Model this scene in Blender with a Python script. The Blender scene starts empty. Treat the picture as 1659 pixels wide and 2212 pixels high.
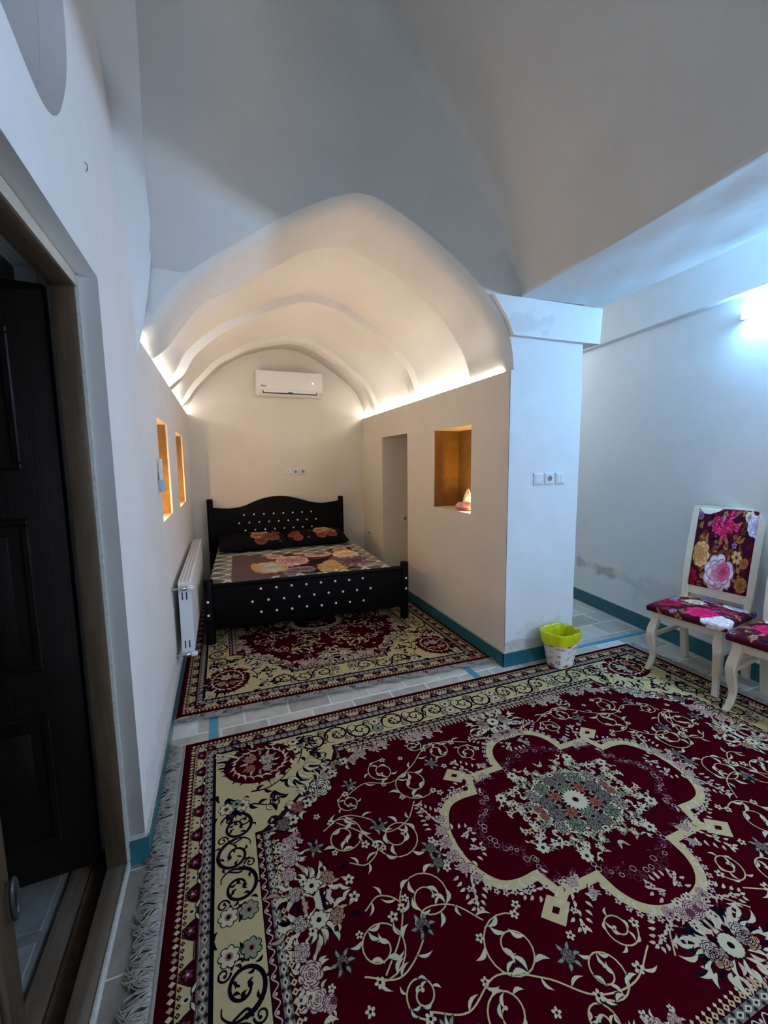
import bpy, bmesh, math, random
import numpy as np
from mathutils import Vector, Matrix
random.seed(7); RNG = np.random.RandomState(7)
PI = math.pi
sc = bpy.context.scene
COL = sc.collection

# ------------------------------------------------------------------ camera
cam = bpy.data.objects.new('camera', bpy.data.cameras.new('camera')); COL.objects.link(cam)
Xc = Vector((0.9311, -0.3648, -0.0118))   # world position of the camera's right axis (columns of the solved rotation)
def _solve():
    pp = np.array([829.5, 1106.]); VX = np.array([3150, 975.]); VY = np.array([475, 1006.])
    f = math.sqrt(-np.dot(VX-pp, VY-pp))
    d = lambda v: np.array([(v[0]-pp[0])/f, (v[1]-pp[1])/f, 1.])/np.linalg.norm([(v[0]-pp[0])/f, (v[1]-pp[1])/f, 1.])
    X = d(VX); Y = d(VY); Z = np.cross(X, Y)
    if Z[1] > 0: Z = -Z
    return f, np.stack([X, Y, Z])
F_PX, RC = _solve()
M = Matrix.Identity(4)
for i in range(3):
    M[i][0] = RC[i][0]; M[i][1] = -RC[i][1]; M[i][2] = -RC[i][2]
M.translation = Vector((0, 0, 1.5))
cam.matrix_world = M
cam.data.sensor_fit = 'HORIZONTAL'; cam.data.sensor_width = 36; cam.data.lens = F_PX/1659*36
cam.data.clip_start = 0.02; cam.data.clip_end = 60
sc.camera = cam

# ------------------------------------------------------------------ world, exposure, light levels
W = bpy.data.worlds.new('world'); sc.world = W; W.use_nodes = True
W.node_tree.nodes['Background'].inputs[0].default_value = (0.55, 0.66, 0.85, 1)
W.node_tree.nodes['Background'].inputs[1].default_value = 0.9
sc.view_settings.view_transform = 'Standard'; sc.view_settings.look = 'None'
sc.view_settings.gamma = 1.0; sc.view_settings.use_curve_mapping = False
sc.view_settings.exposure = 0.38
TUBE_E = 160.0; TUBE2_E = 410.0; STRIP_E = 35.0; NICHE_W = 10.0; REAR_FILL_W = 14.0; PASSAGE_W = 22.0
def lamp(name, kind, loc, energy, color, size=None, size_y=None, rot=(0, 0, 0), radius=0.02):
    l = bpy.data.lights.new(name, kind); l.energy = energy; l.color = color
    if kind == 'AREA':
        l.shape = 'RECTANGLE'; l.size = size; l.size_y = size_y
    elif kind != 'SUN': l.shadow_soft_size = radius
    o = bpy.data.objects.new(name, l); COL.objects.link(o); o.location = loc; o.rotation_euler = rot
    return o
# unseen fill light added behind the camera, set at the added window opening
lamp('rear_fill_light', 'AREA', (1.1, -2.60, 1.55), REAR_FILL_W, (0.80, 0.88, 1.0), 1.7, 1.5, (-PI/2, 0, 0))

# ------------------------------------------------------------------ helpers
def lin(c):
    c = [x/255. for x in c]
    return tuple(x/12.92 if x <= .04045 else ((x+.055)/1.055)**2.4 for x in c)
def link(o, parent=None):
    COL.objects.link(o)
    if parent is not None: o.parent = parent
    return o
def mesh_obj(name, verts, faces, mat=None, parent=None, smooth=False, loc=None):
    me = bpy.data.meshes.new(name); me.from_pydata([tuple(v) for v in verts], [], [tuple(f) for f in faces]); me.update()
    if smooth:
        me.polygons.foreach_set('use_smooth', [True]*len(me.polygons))
    if mat is not None: me.materials.append(mat)
    o = bpy.data.objects.new(name, me); link(o, parent)
    if loc is not None: o.location = loc
    return o
def bm_obj(name, bm, mat=None, parent=None, smooth=False, angle=None, loc=None, rz=0):
    me = bpy.data.meshes.new(name); bmesh.ops.recalc_face_normals(bm, faces=bm.faces); bm.to_mesh(me); bm.free()
    if smooth:
        me.polygons.foreach_set('use_smooth', [True]*len(me.polygons))
        try: me.set_sharp_from_angle(angle=angle or math.radians(40))
        except Exception: pass
    if mat is not None: me.materials.append(mat)
    o = bpy.data.objects.new(name, me); link(o, parent)
    if loc is not None: o.location = loc
    o.rotation_euler.z = rz
    return o
def empty(name, loc=(0, 0, 0), rz=0):
    o = bpy.data.objects.new(name, None); link(o); o.location = loc; o.rotation_euler.z = rz; o.empty_display_size = .1
    return o
def tag(o, label=None, cat=None, group=None, kind=None):
    if label: o['label'] = label
    if cat: o['category'] = cat
    if group: o['group'] = group
    if kind: o['kind'] = kind
    return o
def struct(o): o['kind'] = 'structure'; return o
def copy_tree(o, parent=None):
    c = o.copy(); COL.objects.link(c); c.parent = parent
    for ch in [x for x in o.children]: copy_tree(ch, c)
    return c
def add_box(bm, x0, x1, y0, y1, z0, z1, bev=0, seg=2, mat=None):
    vs = [bm.verts.new(p) for p in ((x0,y0,z0),(x1,y0,z0),(x1,y1,z0),(x0,y1,z0),(x0,y0,z1),(x1,y0,z1),(x1,y1,z1),(x0,y1,z1))]
    fs = [bm.faces.new([vs[i] for i in f]) for f in ((0,3,2,1),(4,5,6,7),(0,1,5,4),(1,2,6,5),(2,3,7,6),(3,0,4,7))]
    if mat is not None:
        for v in vs: v.co = mat @ v.co
    if bev > 0:
        es = list({e for f in fs for e in f.edges})
        bmesh.ops.bevel(bm, geom=es, offset=bev, segments=seg, affect='EDGES', profile=.5)
    return vs
def box(name, b, mat, parent=None, bev=0, seg=2, smooth=None, loc=None, rz=0):
    bm = bmesh.new(); add_box(bm, *b, bev=bev, seg=seg)
    return bm_obj(name, bm, mat, parent, smooth=bev > 0 if smooth is None else smooth, loc=loc, rz=rz)
def add_tube(bm, pts, r, n=10, caps=True):
    pts = [Vector(p) for p in pts]; rs = r if isinstance(r, (list, tuple)) else [r]*len(pts)
    rings = []
    t0 = (pts[1]-pts[0]).normalized(); up = Vector((0, 0, 1)) if abs(t0.z) < .9 else Vector((0, 1, 0))
    nrm = t0.cross(up).normalized()
    for i, p in enumerate(pts):
        t = (pts[min(i+1, len(pts)-1)]-pts[max(i-1, 0)]).normalized()
        nrm = (nrm - t*nrm.dot(t)).normalized(); b = t.cross(nrm)
        rings.append([bm.verts.new(p + nrm*(math.cos(2*PI*k/n)*rs[i]) + b*(math.sin(2*PI*k/n)*rs[i])) for k in range(n)])
    for a, b in zip(rings, rings[1:]):
        for k in range(n): bm.faces.new((a[k], a[(k+1) % n], b[(k+1) % n], b[k]))
    if caps: bm.faces.new(rings[0][::-1]); bm.faces.new(rings[-1])
def add_lathe(bm, prof, n=24, center=(0, 0, 0), axis='z'):
    rings = []
    for r, z in prof:
        ring = []
        for k in range(n):
            a = 2*PI*k/n
            p = (r*math.cos(a), r*math.sin(a), z)
            if axis == 'y': p = (p[0], p[2], p[1])
            if axis == 'x': p = (p[2], p[0], p[1])
            ring.append(bm.verts.new((p[0]+center[0], p[1]+center[1], p[2]+center[2])))
        rings.append(ring)
    for a, b in zip(rings, rings[1:]):
        for k in range(n): bm.faces.new((a[k], a[(k+1) % n], b[(k+1) % n], b[k]))
    bm.faces.new(rings[0][::-1]); bm.faces.new(rings[-1])
def add_prism(bm, poly, y0, y1, axis='y'):
    """extrude a polygon given in (x,z) along y"""
    if axis == 'y': f = lambda p, t: (p[0], t, p[1])
    elif axis == 'x': f = lambda p, t: (t, p[0], p[1])
    else: f = lambda p, t: (p[0], p[1], t)
    a = [bm.verts.new(f(p, y0)) for p in poly]; b = [bm.verts.new(f(p, y1)) for p in poly]
    bm.faces.new(a); bm.faces.new(b[::-1])
    for i in range(len(poly)):
        j = (i+1) % len(poly); bm.faces.new((a[i], a[j], b[j], b[i]))
def catmull(pts, n=8):
    P = [np.array(p, float) for p in pts]; P = [2*P[0]-P[1]]+P+[2*P[-1]-P[-2]]; out = []
    for i in range(1, len(P)-2):
        for k in range(n):
            t = k/n
            out.append(.5*((2*P[i])+(-P[i-1]+P[i+1])*t+(2*P[i-1]-5*P[i]+4*P[i+1]-P[i+2])*t*t+(-P[i-1]+3*P[i]-3*P[i+1]+P[i+2])*t**3))
    out.append(P[-2]); return out

# ------------------------------------------------------------------ materials
class NT:
    def __init__(s, name):
        s.m = bpy.data.materials.new(name); s.m.use_nodes = True; s.t = s.m.node_tree
        s.b = s.t.nodes['Principled BSDF']
    def n(s, typ, **kw):
        nd = s.t.nodes.new(typ)
        for k, v in kw.items(): setattr(nd, k, v)
        return nd
    def l(s, a, b): s.t.links.new(a, b)
    def coord(s, scale=None, which='Object'):
        tc = s.n('ShaderNodeTexCoord'); 
        if scale is None: return tc.outputs[which]
        mp = s.n('ShaderNodeMapping'); mp.inputs['Scale'].default_value = scale; s.l(tc.outputs[which], mp.inputs[0]); return mp.outputs[0]
    def noise(s, scale, detail=4, rough=.55, vec=None, dist=0):
        nd = s.n('ShaderNodeTexNoise'); nd.inputs['Scale'].default_value = scale; nd.inputs['Detail'].default_value = detail
        nd.inputs['Roughness'].default_value = rough; nd.inputs['Distortion'].default_value = dist
        s.l(vec if vec is not None else s.coord(), nd.inputs['Vector']); return nd.outputs['Fac']
    def ramp(s, fac, stops):
        r = s.n('ShaderNodeValToRGB'); el = r.color_ramp.elements
        while len(el) < len(stops): el.new(.5)
        for e, (p, c) in zip(el, stops): e.position = p; e.color = (c if len(c) == 4 else (*c, 1))
        s.l(fac, r.inputs[0]); return r.outputs[0]
    def mix(s, fac, a, b, mode='MIX'):
        m = s.n('ShaderNodeMix', data_type='RGBA', blend_type=mode)
        for inp, v in ((m.inputs[0], fac), (m.inputs[6], a), (m.inputs[7], b)):
            if isinstance(v, (int, float)): inp.default_value = v
            elif isinstance(v, tuple): inp.default_value = (*v[:3], 1)
            else: s.l(v, inp)
        return m.outputs[2]
    def math(s, op, a, b=None, clamp=False):
        m = s.n('ShaderNodeMath', operation=op, use_clamp=clamp)
        for inp, v in ((m.inputs[0], a), (m.inputs[1], b)):
            if v is None: continue
            if isinstance(v, (int, float)): inp.default_value = v
            else: s.l(v, inp)
        return m.outputs[0]
    def bump(s, h, strength=.3, dist=.01):
        b = s.n('ShaderNodeBump'); b.inputs['Strength'].default_value = strength; b.inputs['Distance'].default_value = dist
        s.l(h, b.inputs['Height']); s.l(b.outputs[0], s.b.inputs['Normal']); return b
    def set(s, color=None, rough=None, **kw):
        if color is not None:
            if isinstance(color, tuple): s.b.inputs['Base Color'].default_value = (*color[:3], 1)
            else: s.l(color, s.b.inputs['Base Color'])
        if rough is not None:
            if isinstance(rough, (int, float)): s.b.inputs['Roughness'].default_value = rough
            else: s.l(rough, s.b.inputs['Roughness'])
        for k, v in kw.items(): s.b.inputs[k.replace('_', ' ')].default_value = v
        return s.m

def plaster(name, c0, c1, stain=None, smudge=0.0):
    s = NT(name)
    big = s.noise(1.6, 5, .6); fine = s.noise(22, 6, .65)
    col = s.ramp(big, [(.3, c0), (.7, c1)])
    col = s.mix(s.math('MULTIPLY', s.ramp(fine, [(.45, (0, 0, 0)), (.8, (1, 1, 1))]), .12), col, tuple(x*.8 for x in c0))
    if stain is not None:                       # grey-brown damp marks, each with its own place on the wall
        geo = s.n('ShaderNodeNewGeometry'); sep = s.n('ShaderNodeSeparateXYZ'); s.l(geo.outputs['Position'], sep.inputs[0])
        edge = s.noise(9, 5, .7); edge2 = s.noise(30, 4, .7)
        for (ax, c, w, z0, z1, colr, amt) in stain:
            a = s.math('SUBTRACT', sep.outputs[ax], c); a = s.math('DIVIDE', s.math('ABSOLUTE', a), w)
            zc = s.math('DIVIDE', s.math('ABSOLUTE', s.math('SUBTRACT', sep.outputs[2], (z0+z1)/2)), (z1-z0)/2)
            d = s.math('SUBTRACT', 1.25, s.math('MAXIMUM', a, zc))
            d = s.math('ADD', d, s.math('MULTIPLY', s.math('SUBTRACT', edge, .5), 2.6))
            d = s.math('MULTIPLY', s.math('SUBTRACT', d, .35), 3.2, clamp=True)
            d = s.math('MULTIPLY', d, s.math('ADD', .35, edge2))
            col = s.mix(s.math('MULTIPLY', d, amt, clamp=True), col, colr)
    s.set(col, .82)
    s.bump(s.math('ADD', s.math('MULTIPLY', s.noise(3.2, 3, .5), 1.0), s.math('MULTIPLY', fine, .12)), .35, .02)
    return s.m
PL0, PL1 = (0.70, 0.69, 0.67), (0.77, 0.76, 0.745)
m_wall = plaster('white_plaster', PL0, PL1)
m_wall_left = plaster('white_plaster_left', PL0, PL1, [(1, 2.1, 1.6, 0.02, .30, (0.50, 0.46, 0.38), .35)])
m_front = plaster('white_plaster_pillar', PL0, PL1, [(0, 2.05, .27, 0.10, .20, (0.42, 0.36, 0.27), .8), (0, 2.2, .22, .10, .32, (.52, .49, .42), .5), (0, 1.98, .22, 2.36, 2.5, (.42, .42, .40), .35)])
m_right = plaster('white_plaster_right', (.78, .77, .76), (.84, .83, .82), [(1, 3.05, .55, .36, .48, (0.48, 0.48, 0.44), .30), (1, 3.0, .14, .34, .47, (.30, .29, .22), .6), (1, 3.32, .10, .36, .48, (.33, .32, .26), .5), (1, 2.2, .5, .25, .5, (.5, .48, .42), .3)])
m_vault = plaster('cream_plaster_vault', (0.72, 0.70, 0.655), (0.78, 0.76, 0.715))
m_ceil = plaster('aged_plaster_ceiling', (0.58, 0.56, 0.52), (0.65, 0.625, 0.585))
m_alc = plaster('cream_plaster_alcove', (0.69, 0.65, 0.58), (0.75, 0.71, 0.64))
def clay():
    s = NT('ochre_clay_plaster'); n1 = s.noise(14, 8, .7); n2 = s.noise(90, 4, .6)
    col = s.ramp(n1, [(.25, (0.15, 0.078, 0.014)), (.6, (0.23, 0.125, 0.023)), (.85, (0.31, 0.185, 0.05))])
    s.set(col, .55); s.bump(s.math('ADD', n1, s.math('MULTIPLY', n2, .5)), .6, .012); return s.m
m_clay = clay()
def simple(name, c, rough=.5, noise_amt=.0, nscale=40, metal=0, bump=0, **kw):
    s = NT(name)
    if noise_amt > 0:
        f = s.noise(nscale, 5, .6); col = s.ramp(f, [(.3, tuple(x*(1-noise_amt) for x in c)), (.7, tuple(min(1, x*(1+noise_amt*.5)) for x in c))])
        s.set(col, rough)
        if bump: s.bump(f, bump, .002)
    else: s.set(c, rough)
    s.b.inputs['Metallic'].default_value = metal
    for k, v in kw.items(): s.b.inputs[k].default_value = v
    return s.m
m_teal = simple('teal_glossy_paint', (0.017, 0.122, 0.155), .28, .18, 12)
m_tealstripe = simple('blue_floor_strip', (0.05, 0.26, 0.36), .4, .15, 30)
m_chalk = simple('flaking_white_edge', (0.50, 0.48, 0.43), .8, .25, 60, bump=.4)
m_grout = simple('pale_grout', (0.66, 0.65, 0.61), .8, .15, 25)
m_radiator = simple('white_enamel', (0.78, 0.79, 0.80), .28, .03, 10)
m_plastic = simple('white_plastic', (0.76, 0.76, 0.74), .32, .02, 10)
m_plastic_grey = simple('light_grey_plastic', (0.45, 0.52, 0.60), .4, .03, 10)
m_dark = simple('dark_plastic', (0.02, 0.02, 0.022), .5, .1, 40)
m_chrome = simple('chrome', (0.62, 0.62, 0.62), .18, .05, 20, metal=1)
m_blackleather = simple('black_leatherette', (0.0020, 0.0014, 0.0013), .55, .3, 60, bump=.25)
m_blackleather.node_tree.nodes['Principled BSDF'].inputs['Specular IOR Level'].default_value = .10
m_chairpaint = simple('cream_painted_wood', (0.72, 0.625, 0.49), .4, .06, 30, bump=.05)
m_crystal = NT('crystal_stud').set((0.95, 0.95, 0.95), .15, Metallic=.0)
m_crystal.node_tree.nodes['Principled BSDF'].inputs['Emission Strength'].default_value = 0
def wood(name, a, b, c, axis=2, rough=.55, scale=1.0):
    s = NT(name); sc_ = [14*scale, 14*scale, 14*scale]; sc_[axis] = 1.1*scale
    v = s.coord(tuple(sc_)); f = s.noise(2.2, 8, .65, v, .6)
    col = s.ramp(f, [(.25, a), (.5, b), (.78, c)])
    k = s.noise(5, 3, .5)
    col = s.mix(s.math('MULTIPLY', s.ramp(k, [(.55, (0, 0, 0)), (.8, (1, 1, 1))]), .35), col, tuple(x*.6 for x in a))
    s.set(col, rough); s.bump(f, .3, .004); return s.m
m_oldwood = wood('weathered_brown_wood', (0.028, 0.016, 0.007), (0.060, 0.036, 0.017), (0.11, 0.072, 0.040))
m_oldwood_y = wood('weathered_brown_wood_y', (0.065, 0.043, 0.028), (0.115, 0.080, 0.054), (0.19, 0.145, 0.108), axis=1)
m_litwood_y = wood('lit_wood_y', (0.32, 0.27, 0.20), (0.48, 0.42, 0.34), (0.62, 0.57, 0.50), axis=1)  # pale wood copy: light falling on the lintel face, put into the colour
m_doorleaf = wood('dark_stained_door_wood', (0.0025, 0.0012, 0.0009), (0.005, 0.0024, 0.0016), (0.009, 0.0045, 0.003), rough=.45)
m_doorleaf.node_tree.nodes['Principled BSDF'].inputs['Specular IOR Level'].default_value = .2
def stone(name, base, var):
    s = NT(name)
    oi = s.n('ShaderNodeObjectInfo'); off = s.n('ShaderNodeVectorMath', operation='SCALE'); s.l(oi.outputs['Location'], off.inputs[0]); off.inputs['Scale'].default_value = 1.0
    tc = s.n('ShaderNodeTexCoord'); add = s.n('ShaderNodeVectorMath', operation='ADD'); s.l(tc.outputs['Object'], add.inputs[0])
    cmb = s.n('ShaderNodeCombineXYZ'); s.l(s.math('MULTIPLY', oi.outputs['Random'], 37.0), cmb.inputs[0]); s.l(s.math('MULTIPLY', oi.outputs['Random'], 19.0), cmb.inputs[2]); s.l(cmb.outputs[0], add.inputs[1])
    v = add.outputs[0]
    f = s.noise(7, 8, .68, v, 1.2); g = s.noise(2.2, 4, .5, v)
    col = s.ramp(f, [(.25, tuple(x*.55 for x in base)), (.5, base), (.78, tuple(min(1, x*1.35) for x in base))])
    col = s.mix(s.ramp(g, [(.4, (0, 0, 0)), (.7, (.6, .6, .6))]), col, var)
    br = s.n('ShaderNodeHueSaturation'); s.l(s.math('ADD', .78, s.math('MULTIPLY', oi.outputs['Random'], .4)), br.inputs['Value']); s.l(col, br.inputs['Color'])
    s.set(br.outputs[0], s.ramp(f, [(.3, (.28, .28, .28)), (.7, (.5, .5, .5))])); s.bump(f, .15, .003); return s.m
m_tile = stone('grey_stone_tile', (0.42, 0.39, 0.32), (0.52, 0.48, 0.40))
m_slab = stone('worn_threshold_stone', (0.20, 0.165, 0.135), (0.28, 0.25, 0.22))
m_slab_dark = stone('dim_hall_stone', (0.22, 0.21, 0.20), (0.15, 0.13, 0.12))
def attr_mat(name, rough=.8, weave=700, strength=.25, sheen=.0, spec=.3, var=.25, nscale=180):
    s = NT(name); a = s.n('ShaderNodeAttribute', attribute_name='Col')
    f = s.noise(nscale, 3, .6)
    col = s.mix(s.math('MULTIPLY', f, var), a.outputs['Color'], s.mix(1.0, a.outputs['Color'], (.45, .45, .45), 'MULTIPLY'))
    s.set(col, rough); s.b.inputs['Specular IOR Level'].default_value = spec
    s.b.inputs['Sheen Weight'].default_value = sheen
    s.bump(s.noise(weave, 2, .5), strength, .002); return s.m
m_rug = attr_mat('woven_wool_pile', 1.0, 500, .6, .0, .0, .55, 260)
m_print = attr_mat('printed_cloth', .75, 900, .12, .0, .08, .18, 300)
def emis(name, color, strength):
    s = NT(name); s.set(color, .5); s.b.inputs['Emission Color'].default_value = (*color, 1); s.b.inputs['Emission Strength'].default_value = strength; return s.m

# ------------------------------------------------------------------ the setting
XL, XR, YF, YB = -0.34, 1.875, 2.41, 5.60
ZC = 2.125                                          # top of the alcove side walls (light cove)
XP = 2.515                                          # passage side of the pillar
def wall_with_holes(name, x, depth, y0, y1, z0, z1, holes, mat):
    """a wall in the plane x, extending by depth (sign gives the side), with holes [(ya,yb,za,zb)]"""
    ys = sorted({y0, y1, *[h[0] for h in holes], *[h[1] for h in holes]}); zs = sorted({z0, z1, *[h[2] for h in holes], *[h[3] for h in holes]})
    inside = lambda y, z: any(h[0] < y < h[1] and h[2] < z < h[3] for h in holes)
    bm = bmesh.new(); cache = {}
    def V(*p):
        k = tuple(round(c, 5) for c in p)
        if k not in cache: cache[k] = bm.verts.new(p)
        return cache[k]
    solid = {}
    for i in range(len(ys)-1):
        for j in range(len(zs)-1): solid[i, j] = not inside((ys[i]+ys[i+1])/2, (zs[j]+zs[j+1])/2)
    for (i, j), s in solid.items():
        if not s: continue
        a, b, c, d = ys[i], ys[i+1], zs[j], zs[j+1]
        bm.faces.new((V(x,a,c), V(x,b,c), V(x,b,d), V(x,a,d)))
        bm.faces.new((V(x+depth,a,c), V(x+depth,a,d), V(x+depth,b,d), V(x+depth,b,c)))
        for (di, dj, q) in ((-1,0,((a,c),(a,d))), (1,0,((b,c),(b,d))), (0,-1,((a,c),(b,c))), (0,1,((a,d),(b,d)))):
            if not solid.get((i+di, j+dj), False):
                (p0, q0), (p1, q1) = q; bm.faces.new((V(x,p0,q0), V(x,p1,q1), V(x+depth,p1,q1), V(x+depth,p0,q0)))
    return bm_obj(name, bm, mat)
# profile of the alcove arch, measured on the front plane (x, z)
ARCH = [(-.40, 2.06), (-.392, 2.12), (-.345, 2.165), (-.275, 2.235), (-.207, 2.335), (-.150, 2.408), (-.062, 2.492), (.041, 2.571), (.164, 2.66), (.291, 2.750), (.417, 2.832), (.556, 2.912),
        (.688, 2.978), (.804, 3.016), (.904, 3.017), (1.042, 2.974), (1.205, 2.902), (1.42, 2.784), (1.605, 2.655), (1.714, 2.556), (1.805, 2.45), (1.863, 2.345), (1.892, 2.23), (1.903, 2.13), (1.906, 2.06)]
BACK = [(-.40, 2.06), (-.39, 2.12), (-.335, 2.20), (-.27, 2.29), (-.19, 2.41), (-.09, 2.53), (.036, 2.66), (.19, 2.765), (.366, 2.855), (.53, 2.91), (.65, 2.945), (.78, 2.965),
        (.89, 2.968), (1.0, 2.955), (1.12, 2.915), (1.24, 2.865), (1.356, 2.80), (1.49, 2.715), (1.62, 2.62), (1.72, 2.54), (1.80, 2.45), (1.86, 2.34), (1.905, 2.22), (1.93, 2.125), (1.935, 2.06)]
A_s = catmull(ARCH, 3); B_s = catmull(BACK, 3)
def arch_z(x):
    xs = [p[0] for p in A_s]; zs = [p[1] for p in A_s]
    return float(np.interp(x, xs, zs))
# vault: (y, outward offset) profile with its raised arch bands
VP = [(2.41, 0), (2.60, -.006), (2.93, -.030), (2.934, .045), (3.2, .05), (3.60, .045), (3.90, .04), (3.905, -.03), (4.06, -.03), (4.07, .02), (4.4, .03), (4.80, .025), (5.08, .02), (5.085, -.035), (5.22, -.035), (5.235, .0), (5.64, .0)]
def vault():
    verts = []; faces = []; n = len(A_s); cx, cz = .79, 2.05
    for y, off in VP:
        t = (y-2.41)/(5.6-2.41)
        for k in range(n):
            p = A_s[k]*(1-t)+B_s[k]*t; d = np.array([p[0]-cx, p[1]-cz]); d /= np.linalg.norm(d)+1e-9
            o_ = off*(min(1, (k+.5)/9, (n-k-.5)/9)*.8+.2)
            wob = .006*math.sin(7*y+k*.37)+.004*math.sin(3.1*y-k*.8)
            verts.append((p[0]+d[0]*(o_+(wob if 2.5 < y < 5.5 else 0)), y, p[1]+d[1]*(o_+(wob if 2.5 < y < 5.5 else 0))))
    for i in range(len(VP)-1):
        for k in range(n-1):
            a = i*n+k; faces.append((a, a+1, a+n+1, a+n))
    o = mesh_obj('ceiling_vault', verts, faces, m_vault, smooth=True)
    o.data.set_sharp_from_angle(angle=math.radians(35)); struct(o)
    # thicken upward/outward so it is a real shell
    md = o.modifiers.new('shell', 'SOLIDIFY'); md.thickness = .05; md.offset = 1 
    return o
vault()
# left wall: one long plane with the doorway, two niches and an arched recess above the door
NA, NB = (2.87, 3.41, 1.155, 1.80), (4.03, 4.68, 1.14, 1.80)
HOLE_D = (0.55, 1.68, -.06, 2.115)
wl = wall_with_holes('wall_left', XL, -.20, 2.30, YB+.2, -.06, ZC-.0, [NA, NB], m_wall_left); struct(wl)
def left_front_wall():
    """front part of the left wall: door opening and a blind arch recess, as one polygon face with cut-outs"""
    arch = catmull([(.55, 2.62), (.66, 2.50), (.90, 2.42), (1.10, 2.375), (1.24, 2.345), (1.33, 2.355), (1.405, 2.405), (1.47, 2.49), (1.525, 2.60), (1.55, 2.74), (1.54, 2.90), (1.48, 3.10), (1.36, 3.30), (1.2, 3.45), (1.0, 3.5), (.8, 3.45), (.63, 3.25), (.55, 3.0), (.53, 2.8)], 4)
    root = None
    for x0, x1, ye, ze in ((XL-.062, XL, 1.68, 2.115), (XL-.20, XL-.0625, 1.81, 2.17)):
        out = [(-2.6, -.06), (.55, -.06), (.55, ze), (ye, ze), (ye, -.06), (2.30, -.06), (2.30, 2.122), (2.415, 2.122), (2.415, 4.1), (-2.6, 4.1)]
        me = bpy.data.curves.new('c', 'CURVE'); me.dimensions = '2D'; me.fill_mode = 'BOTH'
        for pl in (out, [tuple(p) for p in arch]):
            sp = me.splines.new('POLY'); sp.points.add(len(pl)-1)
            for q, p in zip(sp.points, pl): q.co = (p[0], p[1], 0, 1)
            sp.use_cyclic_u = True
        me.extrude = (x1-x0)/2
        tmp = bpy.data.objects.new('c', me); COL.objects.link(tmp)
        dg = bpy.context.evaluated_depsgraph_get(); dg.update(); ms = bpy.data.meshes.new_from_object(tmp.evaluated_get(dg)); bpy.data.objects.remove(tmp)
        for v in ms.vertices:
            y, z, d = v.co; v.co = ((x0+x1)/2+d, y, z)
        ms.materials.clear(); ms.materials.append(m_wall_left)
        o = bpy.data.objects.new('wall_left' if root is None else 'wall_core', ms); link(o, root)
        if root is None: root = struct(o)
    # back of the blind arch
    struct(box('wall_left', (XL-.26, XL-.20, .45, 1.66, 2.2, 3.7), m_wall_left))
left_front_wall()
# door reveal head and the thick wall behind the frame
def clay_niche(name, y0, y1, z0, z1, x, sgn, depth):
    """clay-lined box behind a niche opening; white painted sill and head"""
    bm = bmesh.new(); t = .02
    xo = x+sgn*.012; xi = x+sgn*depth
    lo, hi = min(xi, xi+sgn*t), max(xi, xi+sgn*t)
    add_box(bm, lo, hi, y0-t, y1+t, z0-t, z1+t)
    a, b = min(xo, xi), max(xo, xi)
    add_box(bm, a, b, y0-t, y0+.004, z0-t, z1+t); add_box(bm, a, b, y1-.004, y1+t, z0-t, z1+t)
    o = bm_obj(name, bm, m_clay); struct(o)
    bm = bmesh.new(); a2, b2 = min(x+sgn*.001, xi), max(x+sgn*.001, xi)
    add_box(bm, a2, b2, y0+.004, y1-.004, z0-t, z0+.004); add_box(bm, a2, b2, y0+.004, y1-.004, z1-.004, z1+t)
    o2 = bm_obj('niche_sill', bm, m_alc, o)
    return o
clay_niche('trim_1', *NA, XL, -1, .24)
clay_niche('trim_2', *NB, XL, -1, .24)
NR = (2.875, 3.51, 1.085, 1.805)
DR = (4.10, 4.85, -.06, 1.82)
wr = wall_with_holes('wall_right', XR, XP-XR, YF+.001, YB+.2, -.06, ZC, [NR, DR], m_alc); struct(wr)
clay_niche('trim_3', *NR, XR, 1, .27)
struct(box('wall_back', (XL-.2, XP, YB, YB+.15, -.06, 3.2), m_alc))
struct(box('wall_side_room', (XP, XP+.05, 4.0, 4.95, -.06, 2.0), m_alc))
# wall above the alcove side walls (outside the vault springing) is closed by the shell; a low lip hides the strips
# front wall (plane y=YF): spandrels round the arch + pillar face
def front_wall():
    bm = bmesh.new(); ZT = 3.6
    pts = [p for p in A_s]
    prev = None
    ring = [(p[0], p[1]) for p in pts]
    top = [(x, ZT) for x, _ in ring]
    vs0 = [bm.verts.new((x, YF, z)) for x, z in ring]; vs1 = [bm.verts.new((x, YF, z)) for x, z in top]
    for i in range(len(ring)-1): bm.faces.new((vs0[i], vs0[i+1], vs1[i+1], vs1[i]))
    # left strip between the long wall and the arch foot, right part above the pillar
    def q(x0, x1, z0, z1): bm.faces.new([bm.verts.new(c) for c in ((x0, YF, z0), (x1, YF, z0), (x1, YF, z1), (x0, YF, z1))])
    q(-.60, ring[0][0], 2.05, ZT); q(ring[-1][0], XP, 2.06, ZT)
    bmesh.ops.remove_doubles(bm, verts=bm.verts, dist=1e-4)
    o = bm_obj('wall_front', bm, m_front); struct(o)
    # pillar face with slightly uneven plaster
    bm = bmesh.new(); nx, nz = 14, 40
    V = [[bm.verts.new((XR+(XP-XR)*i/nx+(0 if i < nx else .0015*math.sin(j*.9)), YF-.006+(.0 if i in (0, nx) else .0012*math.sin(i*1.3+j*.5)), -.06+(2.125+.06)*j/nz)) for i in range(nx+1)] for j in range(nz+1)]
    for j in range(nz):
        for i in range(nx): bm.faces.new((V[j][i], V[j][i+1], V[j+1][i+1], V[j+1][i]))
    o2 = bm_obj('pillar_face', bm, m_front, o, smooth=True)
front_wall()
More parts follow.
